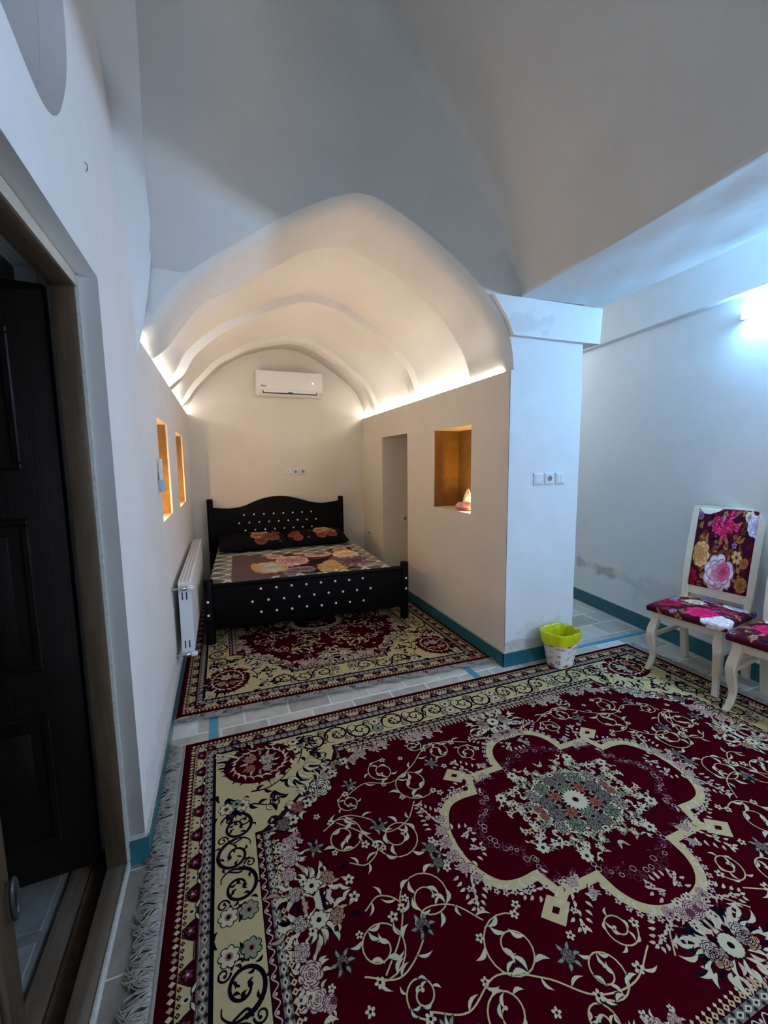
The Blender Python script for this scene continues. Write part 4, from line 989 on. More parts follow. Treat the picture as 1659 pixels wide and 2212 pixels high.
# ---------------------------------------------------------------- chairs
def make_chair(seed, loc, rz, label):
    """local frame: +x towards the backrest, y across; origin on the floor under the seat centre"""
    root = empty('dining_chair', loc, rz); tag(root, label, 'chair', 'floral upholstered chairs by the right wall')
    wf, wb_, dp, sh = .215, .19, .205, .445
    # cabriole front legs
    for s in (1, -1):
        prof = [(-dp+.024, sh-.02, .026), (-dp+.022, sh-.075, .027), (-dp+.008, sh-.13, .029), (-dp-.004, sh-.175, .028), (-dp+.002, sh-.24, .024), (-dp+.014, sh-.31, .021), (-dp+.016, .10, .019), (-dp+.004, .045, .019), (-dp-.014, .0, .018)]
        P = catmull([np.array(p) for p in prof], 4); bm = bmesh.new(); prev = None
        for p in P:
            yy_ = s*(wf-.026)+s*(p[0]+dp-.024)*-.5; h_ = p[2]*.88; x_ = p[0]
            ring = [bm.verts.new(c) for c in ((x_-h_, yy_-h_, p[1]), (x_+h_, yy_-h_, p[1]), (x_+h_, yy_+h_, p[1]), (x_-h_, yy_+h_, p[1]))]
            if prev: [bm.faces.new((prev[i], prev[(i+1) % 4], ring[(i+1) % 4], ring[i])) for i in range(4)]
            else: bm.faces.new(ring)
            prev = ring
        bm.faces.new(prev[::-1]); 
        es = [e for e in bm.edges if abs(e.verts[0].co.z-e.verts[1].co.z) > .002]
        bmesh.ops.bevel(bm, geom=es, offset=.004, segments=1, affect='EDGES')
        bm_obj('leg', bm, m_chairpaint, root, smooth=True, angle=math.radians(35))
    # back posts (rear leg + upright in one sweep), leaning back above the seat
    def post_x(z): return dp-.012 + (.115*((z-sh)/.72)**1.25 if z > sh else .06*((sh-z)/sh)**1.6)
    for s in (1, -1):
        bm = bmesh.new(); prev = None
        for z in [-.0115, .06, .15, .25, .35, .43, .50, .58, .68, .78, .88, .98, 1.08, 1.15]:
            x_ = post_x(z); hx = .020+.003*(z > .4); hy = .021; yy_ = s*(wb_+.006*(z > .5))
            ring = [bm.verts.new(c) for c in ((x_-hx, yy_-hy, z), (x_+hx, yy_-hy, z), (x_+hx, yy_+hy, z), (x_-hx, yy_+hy, z))]
            if prev: [bm.faces.new((prev[i], prev[(i+1) % 4], ring[(i+1) % 4], ring[i])) for i in range(4)]
            else: bm.faces.new(ring)
            prev = ring
        bm.faces.new(prev[::-1]); es = [e for e in bm.edges if abs(e.verts[0].co.z-e.verts[1].co.z) > .01]
        bmesh.ops.bevel(bm, geom=es, offset=.004, segments=2, affect='EDGES'); bm_obj('leg', bm, m_chairpaint, root, smooth=True, angle=math.radians(35))
    # rails of the back
    for (z0, z1, nm) in ((.515, .575, 'lower_rail'), (1.125, 1.152, 'top_rail')):
        bm = bmesh.new(); n = 8
        V = []
        for i in range(n+1):
            y_ = -wb_+2*wb_*i/n; bow = .0; x0 = post_x((z0+z1)/2)-.019+bow; V.append([bm.verts.new(c) for c in ((post_x(z0)-.017, y_, z0), (post_x(z1)-.017, y_, z1), (post_x(z1)+.016, y_, z1), (post_x(z0)+.016, y_, z0))])
        for A_, B_ in zip(V, V[1:]): [bm.faces.new((A_[k], A_[(k+1) % 4], B_[(k+1) % 4], B_[k])) for k in range(4)]
        bm.faces.new(V[0][::-1]); bm.faces.new(V[-1]); bm_obj(nm, bm, m_chairpaint, root)
    # aprons and stretchers
    box('apron', (-dp+.012, -dp+.034, -wf+.03, wf-.03, sh-.075, sh-.002), m_chairpaint, root, bev=.003)
    for s in (1, -1):
        box('apron', (-dp+.03, dp-.02, s*(wf-.03)-.011, s*(wf-.03)+.011, sh-.075, sh-.002), m_chairpaint, root, bev=.003)
        bm = bmesh.new(); add_box(bm, -dp+.03, dp+.01, s*(wb_+.004)-.009, s*(wb_+.004)+.009, sh-.205, sh-.175, bev=.003); bm_obj('stretcher', bm, m_chairpaint, root, smooth=True)
    box('apron', (dp-.03, dp-.01, -wb_+.02, wb_-.02, sh-.075, sh-.002), m_chairpaint, root, bev=.003)
    # seat pad
    BG, pl = chair_print(seed, False); img = raster(210, 210, BG, pl)
    def seat(u, v):    # u across y (front-left .. ), v along depth
        y_ = (u-.5)*2; x_ = (v-.5)*2
        edge = np.maximum(abs(x_), abs(y_)); top = edge < .90
        k = np.clip((edge-.90)/.10, 0, 1)
        hw = wf+.022-(wf-wb_)*.55*(x_+1)/2
        rad = np.where(top, edge/.90, 1.0); e2 = np.maximum(edge, 1e-6)
        X = np.where(top, x_/.90, x_/e2)*(dp+.018); Y = np.where(top, y_/.90, y_/e2)*hw
        r4 = np.minimum(1, (np.abs(X/(dp+.018))**10+np.abs(Y/hw)**10))
        zt = sh+.045-.012*r4-.006*(np.abs(X/(dp+.018))**2)-.004*(Y/hw)**2-.02*k**1.5*1.6-.006*(k > 0)
        Y = Y*(1+.012*np.sin(PI*k)); X = X*(1+.012*np.sin(PI*k)); X = X-.018*(1-(Y/hw)**2)*(X < -dp*.8)
        return np.c_[X, Y, np.where(k > 0, np.minimum(zt, sh+.035-.036*k), zt)]
    o = grid_cloth('seat', img, seat, m_print, root); o['label'] = 'seat pad in pink, cream and maroon flower print'
    box('seat_base', (-dp-.012, dp+.01, -wf+.0, wf-.0, sh-.004, sh+.012), m_chairpaint, root)
    # back pad
    BG, pl = chair_print(5, True); img = raster(330, 200, BG, pl)
    def bk(u, v):
        y_ = (.5-u)*2*(wb_-.016); z = .572+v*(1.142-.572); e_ = np.minimum(np.minimum(u, 1-u)*9, np.minimum(v, 1-v)*14); puff = .022*np.clip(e_, 0, 1)**.5
        px = np.array([post_x(q) for q in z]); return np.c_[px-.016-puff, y_, z]
    o = grid_cloth('backrest', img, bk, m_print, root); o['label'] = 'back pad with white rose and pink lilac print'
    bm = bmesh.new(); V = []
    for z in np.linspace(.56, 1.13, 10): V.append([bm.verts.new(c) for c in ((post_x(z)-.012, -wb_, z), (post_x(z)-.012, wb_, z), (post_x(z)+.014, wb_, z), (post_x(z)+.014, -wb_, z))])
    for A_, B_ in zip(V, V[1:]): [bm.faces.new((A_[k], A_[(k+1) % 4], B_[(k+1) % 4], B_[k])) for k in range(4)]
    bm.faces.new(V[0][::-1]); bm.faces.new(V[-1]); bm_obj('back_board', bm, m_chairpaint, root)
    return root
make_chair(2, (3.040, 1.795, .0120), math.radians(7.5), 'cream wooden chair with floral pads, nearer the passage, whole back in view')
make_chair(3, (2.990, 1.262, .0120), math.radians(7.0), 'cream wooden chair with floral seat, cut off by the right picture edge')

# ---------------------------------------------------------------- bed
BA = math.radians(-2.9)
bed = empty('bed', (0.727, 3.625, .0120), BA); tag(bed, 'black leatherette double bed with crystal studded headboard and footboard', 'bed')
HW = .872
def post(name, x, y, h, r, parent):
    bm = bmesh.new(); add_lathe(bm, [(r*.98, 0), (r, .01), (r, h-.012), (r*.9, h-.003), (r*.6, h)], 20, (x, y, 0)); return bm_obj(name, bm, m_blackleather, parent, smooth=True)
for s in (1, -1): post('foot_post', s*HW, 0, .555, .040, bed)
HB = 1.90; hx0 = -.80; hx1 = .86
# headboard sits square to the back wall: undo the bed's small turn for it
def bedloc(wx, wy): 
    dx, dy = wx-.727, wy-3.625; c, s = math.cos(-BA), math.sin(-BA); return (dx*c-dy*s, dx*s+dy*c)
HL = bedloc(-.140, 5.46); HR_ = bedloc(1.492, 5.44)
post('head_post', HL[0], HL[1], 1.085, .036, bed); post('head_post', HR_[0], HR_[1], 1.065, .036, bed)
# footboard panel
bm = bmesh.new(); add_box(bm, -HW+.03, HW-.03, -.028, .028, .115, .505, bev=.018, seg=3); fb = bm_obj('footboard', bm, m_blackleather, bed, smooth=True)
box('foot_rail', (-HW+.02, HW-.02, -.034, .034, .478, .512), m_blackleather, bed, bev=.012, seg=3)
# headboard: camel-back outline
hw = (HR_[0]-HL[0])/2; hc = ((HL[0]+HR_[0])/2, (HL[1]+HR_[1])/2)
top = [(-1, .985), (-.9, .972), (-.75, .962), (-.62, .968), (-.5, .99), (-.35, 1.04), (-.2, 1.078), (-.05, 1.093), (.1, 1.090), (.25, 1.066), (.4, 1.03), (.55, .995), (.7, .982), (.85, .992), (1, 1.012)]
tp = [tuple(p) for p in catmull([np.array(t) for t in top], 4)]
bm = bmesh.new(); outline = [(p[0]*hw, p[1]) for p in tp]+[(hw, .28), (-hw, .28)]
add_prism(bm, outline, -.03, .03, 'y'); es = [e for e in bm.edges if abs(e.verts[0].co.y-e.verts[1].co.y) < 1e-5]
bmesh.ops.bevel(bm, geom=es, offset=.014, segments=3, affect='EDGES')
hd = bm_obj('headboard', bm, m_blackleather, bed, smooth=True, angle=math.radians(50)); hd.location = (hc[0], hc[1], 0); ha = math.atan2(HR_[1]-HL[1], HR_[0]-HL[0]); hd.rotation_euler.z = ha
# crystal studs: three staggered rows on each board
bm = bmesh.new(); add_lathe(bm, [(.0112, 0), (.0112, -.002), (.007, -.007), (.002, -.0085)], 8, axis='y'); stud_me = bpy.data.meshes.new('crystal_stud'); bmesh.ops.recalc_face_normals(bm, faces=bm.faces); bm.to_mesh(stud_me); bm.free(); stud_me.materials.append(m_crystal)
def stud(parent, x, y, z):
    o = bpy.data.objects.new('crystal_stud', stud_me); link(o, parent); o.location = (x, y, z)
for zr, x0, x1, n in ((.447, -.455, .450, 8), (.343, -.528, .525, 9), (.238, -.46, .455, 8)):
    for i in range(n): stud(bed, x0+(x1-x0)*i/(n-1), -.0285, zr+random.uniform(-.004, .004)-.008)
for zr, x0, x1, n in ((.884, -.430, .410, 8), (.785, -.49, .468, 9), (.688, -.42, .412, 8)):
    for i in range(n):
        o = bpy.data.objects.new('crystal_stud', stud_me); link(o, hd); o.location = (x0+(x1-x0)*i/(n-1), -.0305, zr-.008)
for s in (1, -1):
    for z in (.40, .30) if s > 0 else (.37, .255): stud(bed, s*HW+(.004 if s > 0 else -.006), -.0405, z)
# side rails and slat base
for s in (1, -1): box('side_rail', (s*.80-.02 if s > 0 else -.84, s*.80+.04 if s > 0 else -.78, .03, 1.80, .20, .36), m_blackleather, bed, bev=.008)
box('bed_base', (-.79, .80, .03, 1.80, .20, .34), m_blackleather, bed)
# mattress with its printed sheet
def ogee_sheet():
    H, Wd = 420, 400; v, u = np.meshgrid(np.linspace(0, 1, H), np.linspace(0, 1, Wd), indexing='ij')
    nx, ny = 9.5, 11.0; X = u*nx; Y = v*ny
    def f(X, Y): 
        w = .25+.235*np.cos(2*PI*Y)
        d = np.abs(((X+.5) % 1)-.5); return d-w
    a_ = f(X, Y); img = np.empty((H, Wd, 3)); base = np.array(lin((96, 98, 88))); alt = np.array(lin((134, 134, 120))); line = np.array(lin((214, 208, 188)))
    n_ = RNG.rand(H, Wd)
    img[:] = base; img[a_ > 0] = alt; img *= (.7+.55*n_)[..., None]; L_ = np.abs(a_) < .070; img[L_] = line
    return img
mat_root = empty('mattress', (0.700, 4.53, .335), BA*.85); tag(mat_root, 'thick mattress in a grey and cream trellis print sheet, on the black bed', 'mattress')
MW, ML, MH = .795, .895, .195
bm = bmesh.new(); add_box(bm, -MW+.01, MW-.01, -ML+.01, ML-.01, 0, MH-.01, bev=.03, seg=3); bm_obj('mattress_core', bm, m_plastic, mat_root, smooth=True)
def sheet(u, v):
    x = (u-.5)*2; y = (v-.5)*2; over = .16; X = x*(MW+over); Y = y*(ML+over)
    ex = np.maximum(np.abs(X)-MW+.02, 0); ey = np.maximum(np.abs(Y)-ML+.02, 0); e_ = np.maximum(ex, ey)
    Z = MH+.004-np.where(e_ < .03, e_**2*12, e_-.0195)
    Xo = np.sign(X)*np.minimum(np.abs(X), MW+.006+.004*np.sin(Y*25)); Yo = np.sign(Y)*np.minimum(np.abs(Y), ML+.004)
    Z = Z+.004*np.sin(X*9+Y*4)*np.cos(Y*7)*(e_ < .01)
    return np.c_[Xo, Yo, Z]
grid_cloth('fitted_sheet', ogee_sheet(), sheet, m_print, mat_root)
# folded blanket across the bed
def blanket_img():
    D = Draw(); r2 = random.Random(9); BG = lin((38, 21, 19))
    MVG = lin((98, 76, 76))
    D.poly([(0, 0), (.30, 0), (.24, 1), (0, 1)], MVG, 0)
    D.poly([(.30, 0), (.24, 1), (.30, 1), (.38, 0)], lin((92, 66, 66)), 0)
    PK = lin((222, 178, 172)); PKD = lin((150, 86, 90)); YL = lin((196, 160, 108)); WHT = lin((196, 200, 192)); MV = lin((128, 98, 106)); DK = lin((50, 28, 34)); BRN = lin((122, 74, 66))
    for k in range(26): D.leaf(r2.uniform(.18, .55), r2.uniform(.7, 1.0), r2.uniform(-.4, .6), r2.uniform(.08, .18), .09, r2.choice((BRN, PK, PKD, BRN)), 1+.01*k, .15)
    for k in range(20): D.leaf(r2.uniform(.62, .92), r2.uniform(.55, 1.0), r2.uniform(-.4, 2.6), r2.uniform(.08, .16), .10, r2.choice((BRN, BRN, MV, lin((100, 60, 56)))), 1+.01*k, .15)
    big_rose(D, .27, .38, .27, YL, WHT, 4, .40, 1); D.ell(.28, .36, .062, .19, WHT, 9.5, 0, 20); big_rose(D, .275, .36, .13, WHT, lin((150, 150, 146)), 10, .42, 7); D.ell(.16, .42, .032, .17, YL, 5, 0, 14)
    big_rose(D, .445, .62, .24, PK, PKD, 6, .45, 2); big_rose(D, .33, .86, .12, PK, PKD, 5, .5, 3)
    for (x, y, r_) in ((.45, .2, .13), (.51, .18, .13), (.40, .10, .12)): big_rose(D, x, y, r_, lin((150, 132, 140)), DK, 8, .42, 4)
    for k in range(18): D.leaf(.40, .42, -2+.22*k, .09, .03, r2.choice((PK, PKD, DK)), 5.5, .1)
    big_rose(D, .70, .17, .22, YL, lin((176, 150, 96)), 5, .42, 5, lt=lin((236, 212, 160))); big_rose(D, .715, .35, .11, YL, lin((200, 160, 100)), 8, .42, 6)
    big_rose(D, .895, .30, .24, MV, DK, 8, .42, 8, lt=lin((176, 150, 152))); big_rose(D, .955, .20, .22, lin((176, 166, 166)), MV, 5, .3, 9); big_rose(D, .90, .66, .22, lin((232, 214, 176)), YL, 6, .42, 10)
    big_rose(D, .68, .84, .17, PK, PKD, 5, .6, 11); big_rose(D, .90, .93, .14, lin((222, 180, 136)), BRN, 7, .42, 12)
    for k in range(9): D.leaf(.80, .48, 1.6+.5*k, .09, .06, lin((132, 92, 92)), 6.2, .1)
    return raster(300, 620, BG, D.p)
bk_root = None
def blanket(u, v):
    cz = .335+MH+.012
    w0 = 1.27; x = .045+u*w0+ (v*.03); y = 3.645+v*.93-(u*.03)+.012*np.sin(u*17)*(v > .97)
    # the far edge dips a little in the middle like a loosely laid cloth
    y = y+.12*(u-.5)**2*4*v-.05*v
    z = cz+.010*np.sin(u*7+v*3)*np.sin(v*5)*.6+.006*np.sin(u*21+v*9)*.4
    z = z-np.where(v < .05, (.05-v)*.35, 0)
    return np.c_[x, y, z]
o = grid_cloth('blanket', blanket_img(), blanket, m_print, None, thick=.012); tag(o, 'dark brown blanket printed with pink and yellow roses, spread across the bed', 'blanket')
# pillows
def pillow_img(seed, spots):
    D = Draw(); OR = lin((186, 128, 84)); PKB = lin((128, 72, 60)); CR = lin((214, 176, 146))
    r2 = random.Random(seed)
    for (x, y, r_, c) in spots:
        big_rose(D, x, y, r_, (OR, PKB, CR)[c], lin((84, 40, 34)), 3+r2.random()*3, .5, int(x*99), lt=(CR, lin((136, 82, 70)), lin((196, 168, 146)))[c])
    for k in range(10): D.leaf(r2.uniform(.2, .9), r2.uniform(.1, .9), r2.uniform(0, 6), .07, .03, r2.choice((lin((120, 120, 124)), lin((70, 40, 36)))), 1, .3)
    return raster(200, 300, lin((8, 6, 7)), D.p)
def pillow(loc, rz, L_, D_, T_, tilt, img, label):
    root = empty('pillow', loc, rz); root.rotation_euler.x = tilt; tag(root, label, 'pillow', 'dark floral pillows on the bed')
    def top(sg):
        def f(u, v):
            x = (u-.5)*2; y = (v-.5)*2; r_ = (1-np.abs(x)**3.2)**.5*(1-np.abs(y)**2.6)**.5
            pin = 1-.05*np.abs(x)*(1-np.abs(y))
            return np.c_[x*L_/2*(1-.05*(1-y*y)*0), y*D_/2*(1-.07*(1-x*x)*0+.04*x**4), sg*T_/2*r_*(1+.05*np.sin(x*9+y*4)) + T_/2]
        return f
    grid_cloth('pillow_front', img, top(1), m_print, root, 90 if img is None else None)
    grid_cloth('pillow_underside', img[::6, ::6]*0+np.array(lin((8, 6, 7))), top(-1), m_print, root)
    bm = bmesh.new(); P = []
    for t in np.linspace(0, 2*PI, 64, endpoint=False):
        c, s = math.cos(t), math.sin(t); q = max(abs(c), abs(s)); x, y = c/q, s/q; P.append((x*L_/2, y*D_/2*(1+.04*x**4), T_/2))
    add_tube(bm, P+[P[0]], .006, 6, caps=False); bm_obj('piping', bm, m_blackleather, root)
    return root
zt = .335+MH+.008
pillow((.330, 5.075, zt+.004), math.radians(1), .77, .50, .14, math.radians(9), pillow_img(1, ((.60, .75, .20, 2), (.55, .50, .18, 0), (.72, .40, .26, 1), (.58, .2, .16, 1), (.50, .86, .12, 0), (.84, .7, .12, 1))), 'dark floral pillow on the left half of the bed, orange rose at its middle')
pillow((1.065, 5.08, zt+.004), math.radians(-2), .72, .50, .15, math.radians(9), pillow_img(2, ((.62, .68, .19, 2), (.54, .50, .16, 0), (.72, .45, .2, 0), (.74, .28, .17, 1), (.56, .24, .15, 1), (.12, .45, .17, 1), (.17, .20, .14, 1))), 'dark floral pillow on the right half of the bed, against the headboard')

# ---------------------------------------------------------------- radiator on the left wall
rad = empty('radiator', (0, 0, 0)); tag(rad, 'white panel radiator on the left wall beside the bed', 'radiator')
RY0, RY1, RZ0, RZ1, RX0, RX1 = 3.02, 4.80, .225, .722, -.303, -.226
def rib_panel(x, nm):
    bm = bmesh.new(); n = 60; V = []
    for i in range(n+1):
        y = RY0+.012+(RY1-RY0-.024)*i/n; d = .004 if i % 2 else 0
        V.append([bm.verts.new(c) for c in ((x-.004, y, RZ0), (x+.004+d*(1 if x > -.27 else -1), y, RZ0+.02), (x+.004+d*(1 if x > -.27 else -1), y, RZ1-.02), (x-.004, y, RZ1-.004))])
    for A_, B_ in zip(V, V[1:]): [bm.faces.new((A_[k], A_[(k+1) % 4], B_[(k+1) % 4], B_[k])) for k in range(4)]
    bm.faces.new(V[0][::-1]); bm.faces.new(V[-1]); return bm_obj(nm, bm, m_radiator, rad)
rib_panel(RX1-.006, 'heating_panel'); rib_panel(RX0+.006, 'heating_panel')
box('header_tube', (RX0+.012, RX1-.012, RY0+.02, RY1-.02, RZ1-.05, RZ1-.025), m_radiator, rad)
box('header_tube', (RX0+.012, RX1-.012, RY0+.02, RY1-.02, RZ0+.02, RZ0+.05), m_radiator, rad)
bm = bmesh.new()
add_box(bm, RX0-.001, RX1+.001, RY0, RY0+.006, RZ0, RZ1, bev=.002, seg=1)
ec = bm_obj('end_cover', bm, m_radiator, rad)
for z in (RZ1-.115, RZ0+.045):
    for x in (RX0+.022, RX0+.048): box('vent_slot', (x-.004, x+.004, RY0-.0008, RY0+.003, z, z+.052), m_dark, ec)
box('end_cover', (RX0-.001, RX1+.001, RY1-.006, RY1, RZ0, RZ1), m_radiator, rad)
tg = box('top_grille', (RX0-.002, RX1+.003, RY0-.001, RY1+.001, RZ1-.006, RZ1+.002), m_radiator, rad, bev=.0015)
bm = bmesh.new()
for i in range(58):
    y = RY0+.03+i*.030
    for x in (RX0+.014, RX0+.036, RX0+.058): add_box(bm, x-.007, x+.007, y, y+.018, RZ1+.0018, RZ1+.0024)
g = bm_obj('grille_slots', bm, simple('shaded_slot', (.35, .35, .36), .6, .05), tg); g['kind'] = 'stuff'
for zz, up in ((RZ1-.028, 1), (RZ0+.012, -1)):
    bm = bmesh.new(); add_tube(bm, [(XL+.002, RY0-.035, zz), (RX0+.02, RY0-.035, zz)], .0065, 10); add_lathe(bm, [(.014, 0), (.014, .004), (.010, .006)], 14, (XL+.001, RY0-.035, zz), 'x')
    bm_obj('supply_pipe', bm, m_chrome, rad, smooth=True)
    bm = bmesh.new(); add_lathe(bm, [(.012, 0), (.017, .004), (.017, .02), (.012, .026), (.012, .034)], 12, (RX0+.022, RY0-.035, zz), 'x'); add_tube(bm, [(RX0+.038, RY0-.035, zz), (RX0+.038, RY0+.004, zz)], .0095, 10)
    v = bm_obj('valve', bm, m_chrome, rad, smooth=True)
    bm = bmesh.new(); add_lathe(bm, [(.011, .0), (.0165, .004), (.0175, .02), (.015, .036), (.009, .042)], 14, (RX0+.056, RY0-.035, zz), 'x'); bm_obj('valve_cap', bm, m_plastic, v, smooth=True)
# remote control in its holder on the left wall, before the nearer niche
rm = box('remote_holder', (XL, XL+.032, 2.735, 2.80, 1.352, 1.422), m_plastic_grey, None, bev=.004); tag(rm, 'pale grey wall holder beside the nearer left niche', 'holder')
bm = bmesh.new(); add_box(bm, XL+.006, XL+.026, 2.742, 2.793, 1.36, 1.46, bev=.004); add_box(bm, XL+.010, XL+.024, 2.748, 2.787, 1.455, 1.545, bev=.004)
rc = bm_obj('remote_control', bm, m_plastic, None, smooth=True); tag(rc, 'slim white remote control standing in the grey wall holder', 'remote')
box('display', (XL+.024, XL+.0268, 2.752, 2.783, 1.425, 1.452), m_plastic_grey, rc)

# ---------------------------------------------------------------- air conditioner on the back wall
ac = empty('air_conditioner', (0, 0, 0)); tag(ac, 'white split air conditioner high on the back wall of the alcove', 'air conditioner')
AX0, AX1, AZ0, AZ1 = .462, 1.280, 2.350, 2.655
prof = [(5.598, AZ0+.02), (5.598, AZ1), (5.42, AZ1), (5.402, AZ1-.02), (5.400, AZ0+.085), (5.408, AZ0+.062), (5.415, AZ0+.055), (5.425, AZ0+.03), (5.46, AZ0+.004), (5.52, AZ0)]
bm = bmesh.new(); add_prism(bm, prof, AX0, AX1, 'x'); es = [e for e in bm.edges if abs(e.verts[0].co.x-e.verts[1].co.x) < 1e-6]; bmesh.ops.bevel(bm, geom=es, offset=.006, segments=2, affect='EDGES')
bm_obj('housing', bm, m_plastic, ac, smooth=True, angle=math.radians(30))
box('front_panel', (AX0+.004, AX1-.004, 5.393, 5.402, AZ0+.086, AZ1-.006), m_plastic, ac, bev=.003)
bm = bmesh.new(); add_box(bm, AX0+.075, AX1-.075, 5.408, 5.425, AZ0+.028, AZ0+.074); bm_obj('air_outlet', bm, m_dark, ac)
box('louver', (AX0+.085, AX1-.085, 5.398, 5.404, AZ0+.040, AZ0+.066), m_plastic, ac, bev=.002, loc=None)
box('louver', (AX0+.085, AX1-.085, 5.410, 5.416, AZ0+.022, AZ0+.037), m_plastic, ac, bev=.002)
box('louver_clip', ((AX0+AX1)/2-.03, (AX0+AX1)/2+.03, 5.394, 5.400, AZ0+.040, AZ0+.05), m_dark, ac)
box('indicator', (1.145, 1.163, 5.3915, 5.394, 2.513, 2.531), emis('indicator_glow', (.75, .72, 1.0), 1.6), ac)
def text(name, body, size, loc, rot, mat, parent, ext=.0005):
    cu = bpy.data.curves.new(name, 'FONT'); cu.body = body; cu.size = size; cu.extrude = ext; cu.offset = .0006
    t = bpy.data.objects.new(name, cu); COL.objects.link(t); dg = bpy.context.evaluated_depsgraph_get(); me = bpy.data.meshes.new_from_object(t.evaluated_get(dg)); bpy.data.objects.remove(t)
    me.materials.clear(); me.materials.append(mat); o = bpy.data.objects.new(name, me); link(o, parent); o.location = loc; o.rotation_euler = rot; return o
text('logo_lettering', 'Bisaut', .026, (AX0+.055, 5.3925, AZ0+.106), (PI/2, 0, 0), m_dark, ac)

# ---------------------------------------------------------------- sockets and switches
def plate(name, kind, label, cat, group=None, parent=None):
    """wall plate in local coords: face towards -y, centred on the origin, back at y=0"""
    root = empty(name); tag(root, label, cat, group)
    bm = bmesh.new(); P = [(.0425, 0), (.0425, .004), (.039, .009), (.030, .0105), (.030, .0085)]; prev = None
    for h, d in P:
        ring = [bm.verts.new((sx*h, -d, sz*h)) for sx, sz in ((-1, -1), (1, -1), (1, 1), (-1, 1))]
        if prev: [bm.faces.new((prev[i], prev[(i+1) % 4], ring[(i+1) % 4], ring[i])) for i in range(4)]
        else: bm.faces.new(ring)
        prev = ring
    bm.faces.new(prev[::-1]); bm_obj('cover_frame', bm, m_plastic, root)
    if kind == 'switch':
        for s in (-1, 1): bm = bmesh.new(); add_box(bm, s*.0147-.0142, s*.0147+.0142, -.0125, -.006, -.0285, .0285, bev=.0015, seg=1); bm_obj('rocker', bm, m_plastic, root)
    elif kind == 'socket':
        bm = bmesh.new(); add_box(bm, -.0285, .0285, -.0115, -.006, -.0285, .0285, bev=.0015, seg=1); bm_obj('insert', bm, m_plastic, root)
        bm = bmesh.new(); add_lathe(bm, [(.021, -.0118), (.0195, -.0120), (.0180, -.0119)], 24, axis='y'); o = bm_obj('socket_well', bm, simple('socket_shadow_grey', (.22, .22, .22), .6, .05) if 'socket_shadow_grey' not in bpy.data.materials else bpy.data.materials['socket_shadow_grey'], root)
        for s in (-1, 1): bm = bmesh.new(); add_lathe(bm, [(.0032, -.0119), (.0032, -.0126)], 10, (s*.0095, 0, 0), 'y'); bm_obj('contact_hole', bm, m_dark, o)
        bm = bmesh.new(); add_lathe(bm, [(.0028, -.0119), (.0026, -.017)], 10, (0, 0, .010), 'y'); bm_obj('earth_pin', bm, m_chrome, o)
    elif kind == 'aerial':
        bm = bmesh.new(); add_box(bm, -.0285, .0285, -.0115, -.006, -.0285, .0285, bev=.0015, seg=1); bm_obj('insert', bm, m_plastic, root)
        bm = bmesh.new(); add_lathe(bm, [(.006, -.0115), (.006, -.0145), (.004, -.0145)], 14, axis='y'); bm_obj('aerial_jack', bm, m_dark, root)
    return root
for i, (x, k, lb) in enumerate(((.838, 'aerial', 'white aerial outlet above the headboard, leftmost of three plates'), (.930, 'socket', 'white power socket above the headboard, middle of three plates'), (1.028, 'socket', 'white power socket above the headboard, rightmost of three plates'))):
    p = plate('wall_socket', k, lb, 'socket', 'plates over the headboard'); p.location = (x, YB-.0005, 1.412)
for i, (x, k, lb, n_) in enumerate(((2.135, 'switch', 'white double light switch on the blue-lit pillar, left of the socket', 'light_switch'), (2.233, 'socket', 'white power socket on the pillar between two switches', 'wall_socket'), (2.333, 'switch', 'white light switch on the pillar, nearest its passage edge', 'light_switch'))):
    p = plate(n_, k, lb, 'switch' if k == 'switch' else 'socket', 'plates on the pillar'); p.location = (x, YF-.0065, 1.380); p.rotation_euler.y = -.01
p = plate('wall_socket', 'socket', 'white socket inside the doorway of the alcove, half hidden by its edge', 'socket'); p.location = (2.178, 4.85-.0005, .802)
p = plate('wall_socket', 'socket', 'white double socket low on the right alcove wall beside the bed', 'socket'); p.location = (XR-.0005, 5.35, .565); p.rotation_euler.z = PI/2*-1
p2 = copy_tree(p); p2['label'] = 'white socket low on the right alcove wall, nearer the doorway'; p2.location.y = 5.262
p['label'] = 'white socket low on the right alcove wall, nearer the headboard'
for q in (p, p2): q['group'] = 'low socket pair by the bed'

# ---------------------------------------------------------------- tissue pack and warm spot lights in the niches
tp_root = empty('tissue_pack', (1.985, 3.10, 1.0895), .35); tag(tp_root, 'pink and white pack of tissues in the right wall niche', 'tissues')
bm = bmesh.new(); n1, n2 = 20, 10; V = []
for j in range(n2+1):
    ph = -PI/2+PI*j/n2; ring = []
    for i in range(n1):
        t = 2*PI*i/n1; c = math.copysign(abs(math.cos(t))**.6, math.cos(t)); s_ = math.copysign(abs(math.sin(t))**.6, math.sin(t)); k = math.cos(ph)**.45
        ring.append(bm.verts.new((c*.062*k, s_*.105*k, .036+.036*math.sin(ph)+.005*math.sin(t*5+j)*k)))
    V.append(ring)
for A_, B_ in zip(V, V[1:]): [bm.faces.new((A_[k], A_[(k+1) % n1], B_[(k+1) % n1], B_[k])) for k in range(n1)]
bmesh.ops.remove_doubles(bm, verts=bm.verts, dist=1e-4)
bm_obj('wrapper', bm, simple('pink_film', (.72, .45, .50), .22, .45, 22, bump=.3), tp_root, smooth=True)
bm = bmesh.new(); add_tube(bm, [(-.058+.0, -.06, .022), (-.064, -.02, .017), (-.064, .03, .018), (-.055, .07, .026)], .004, 6); bm_obj('pink_band', bm, simple('magenta_film', (.6, .05, .22), .3, .1), tp_root, smooth=True)
bm = bmesh.new(); V = []
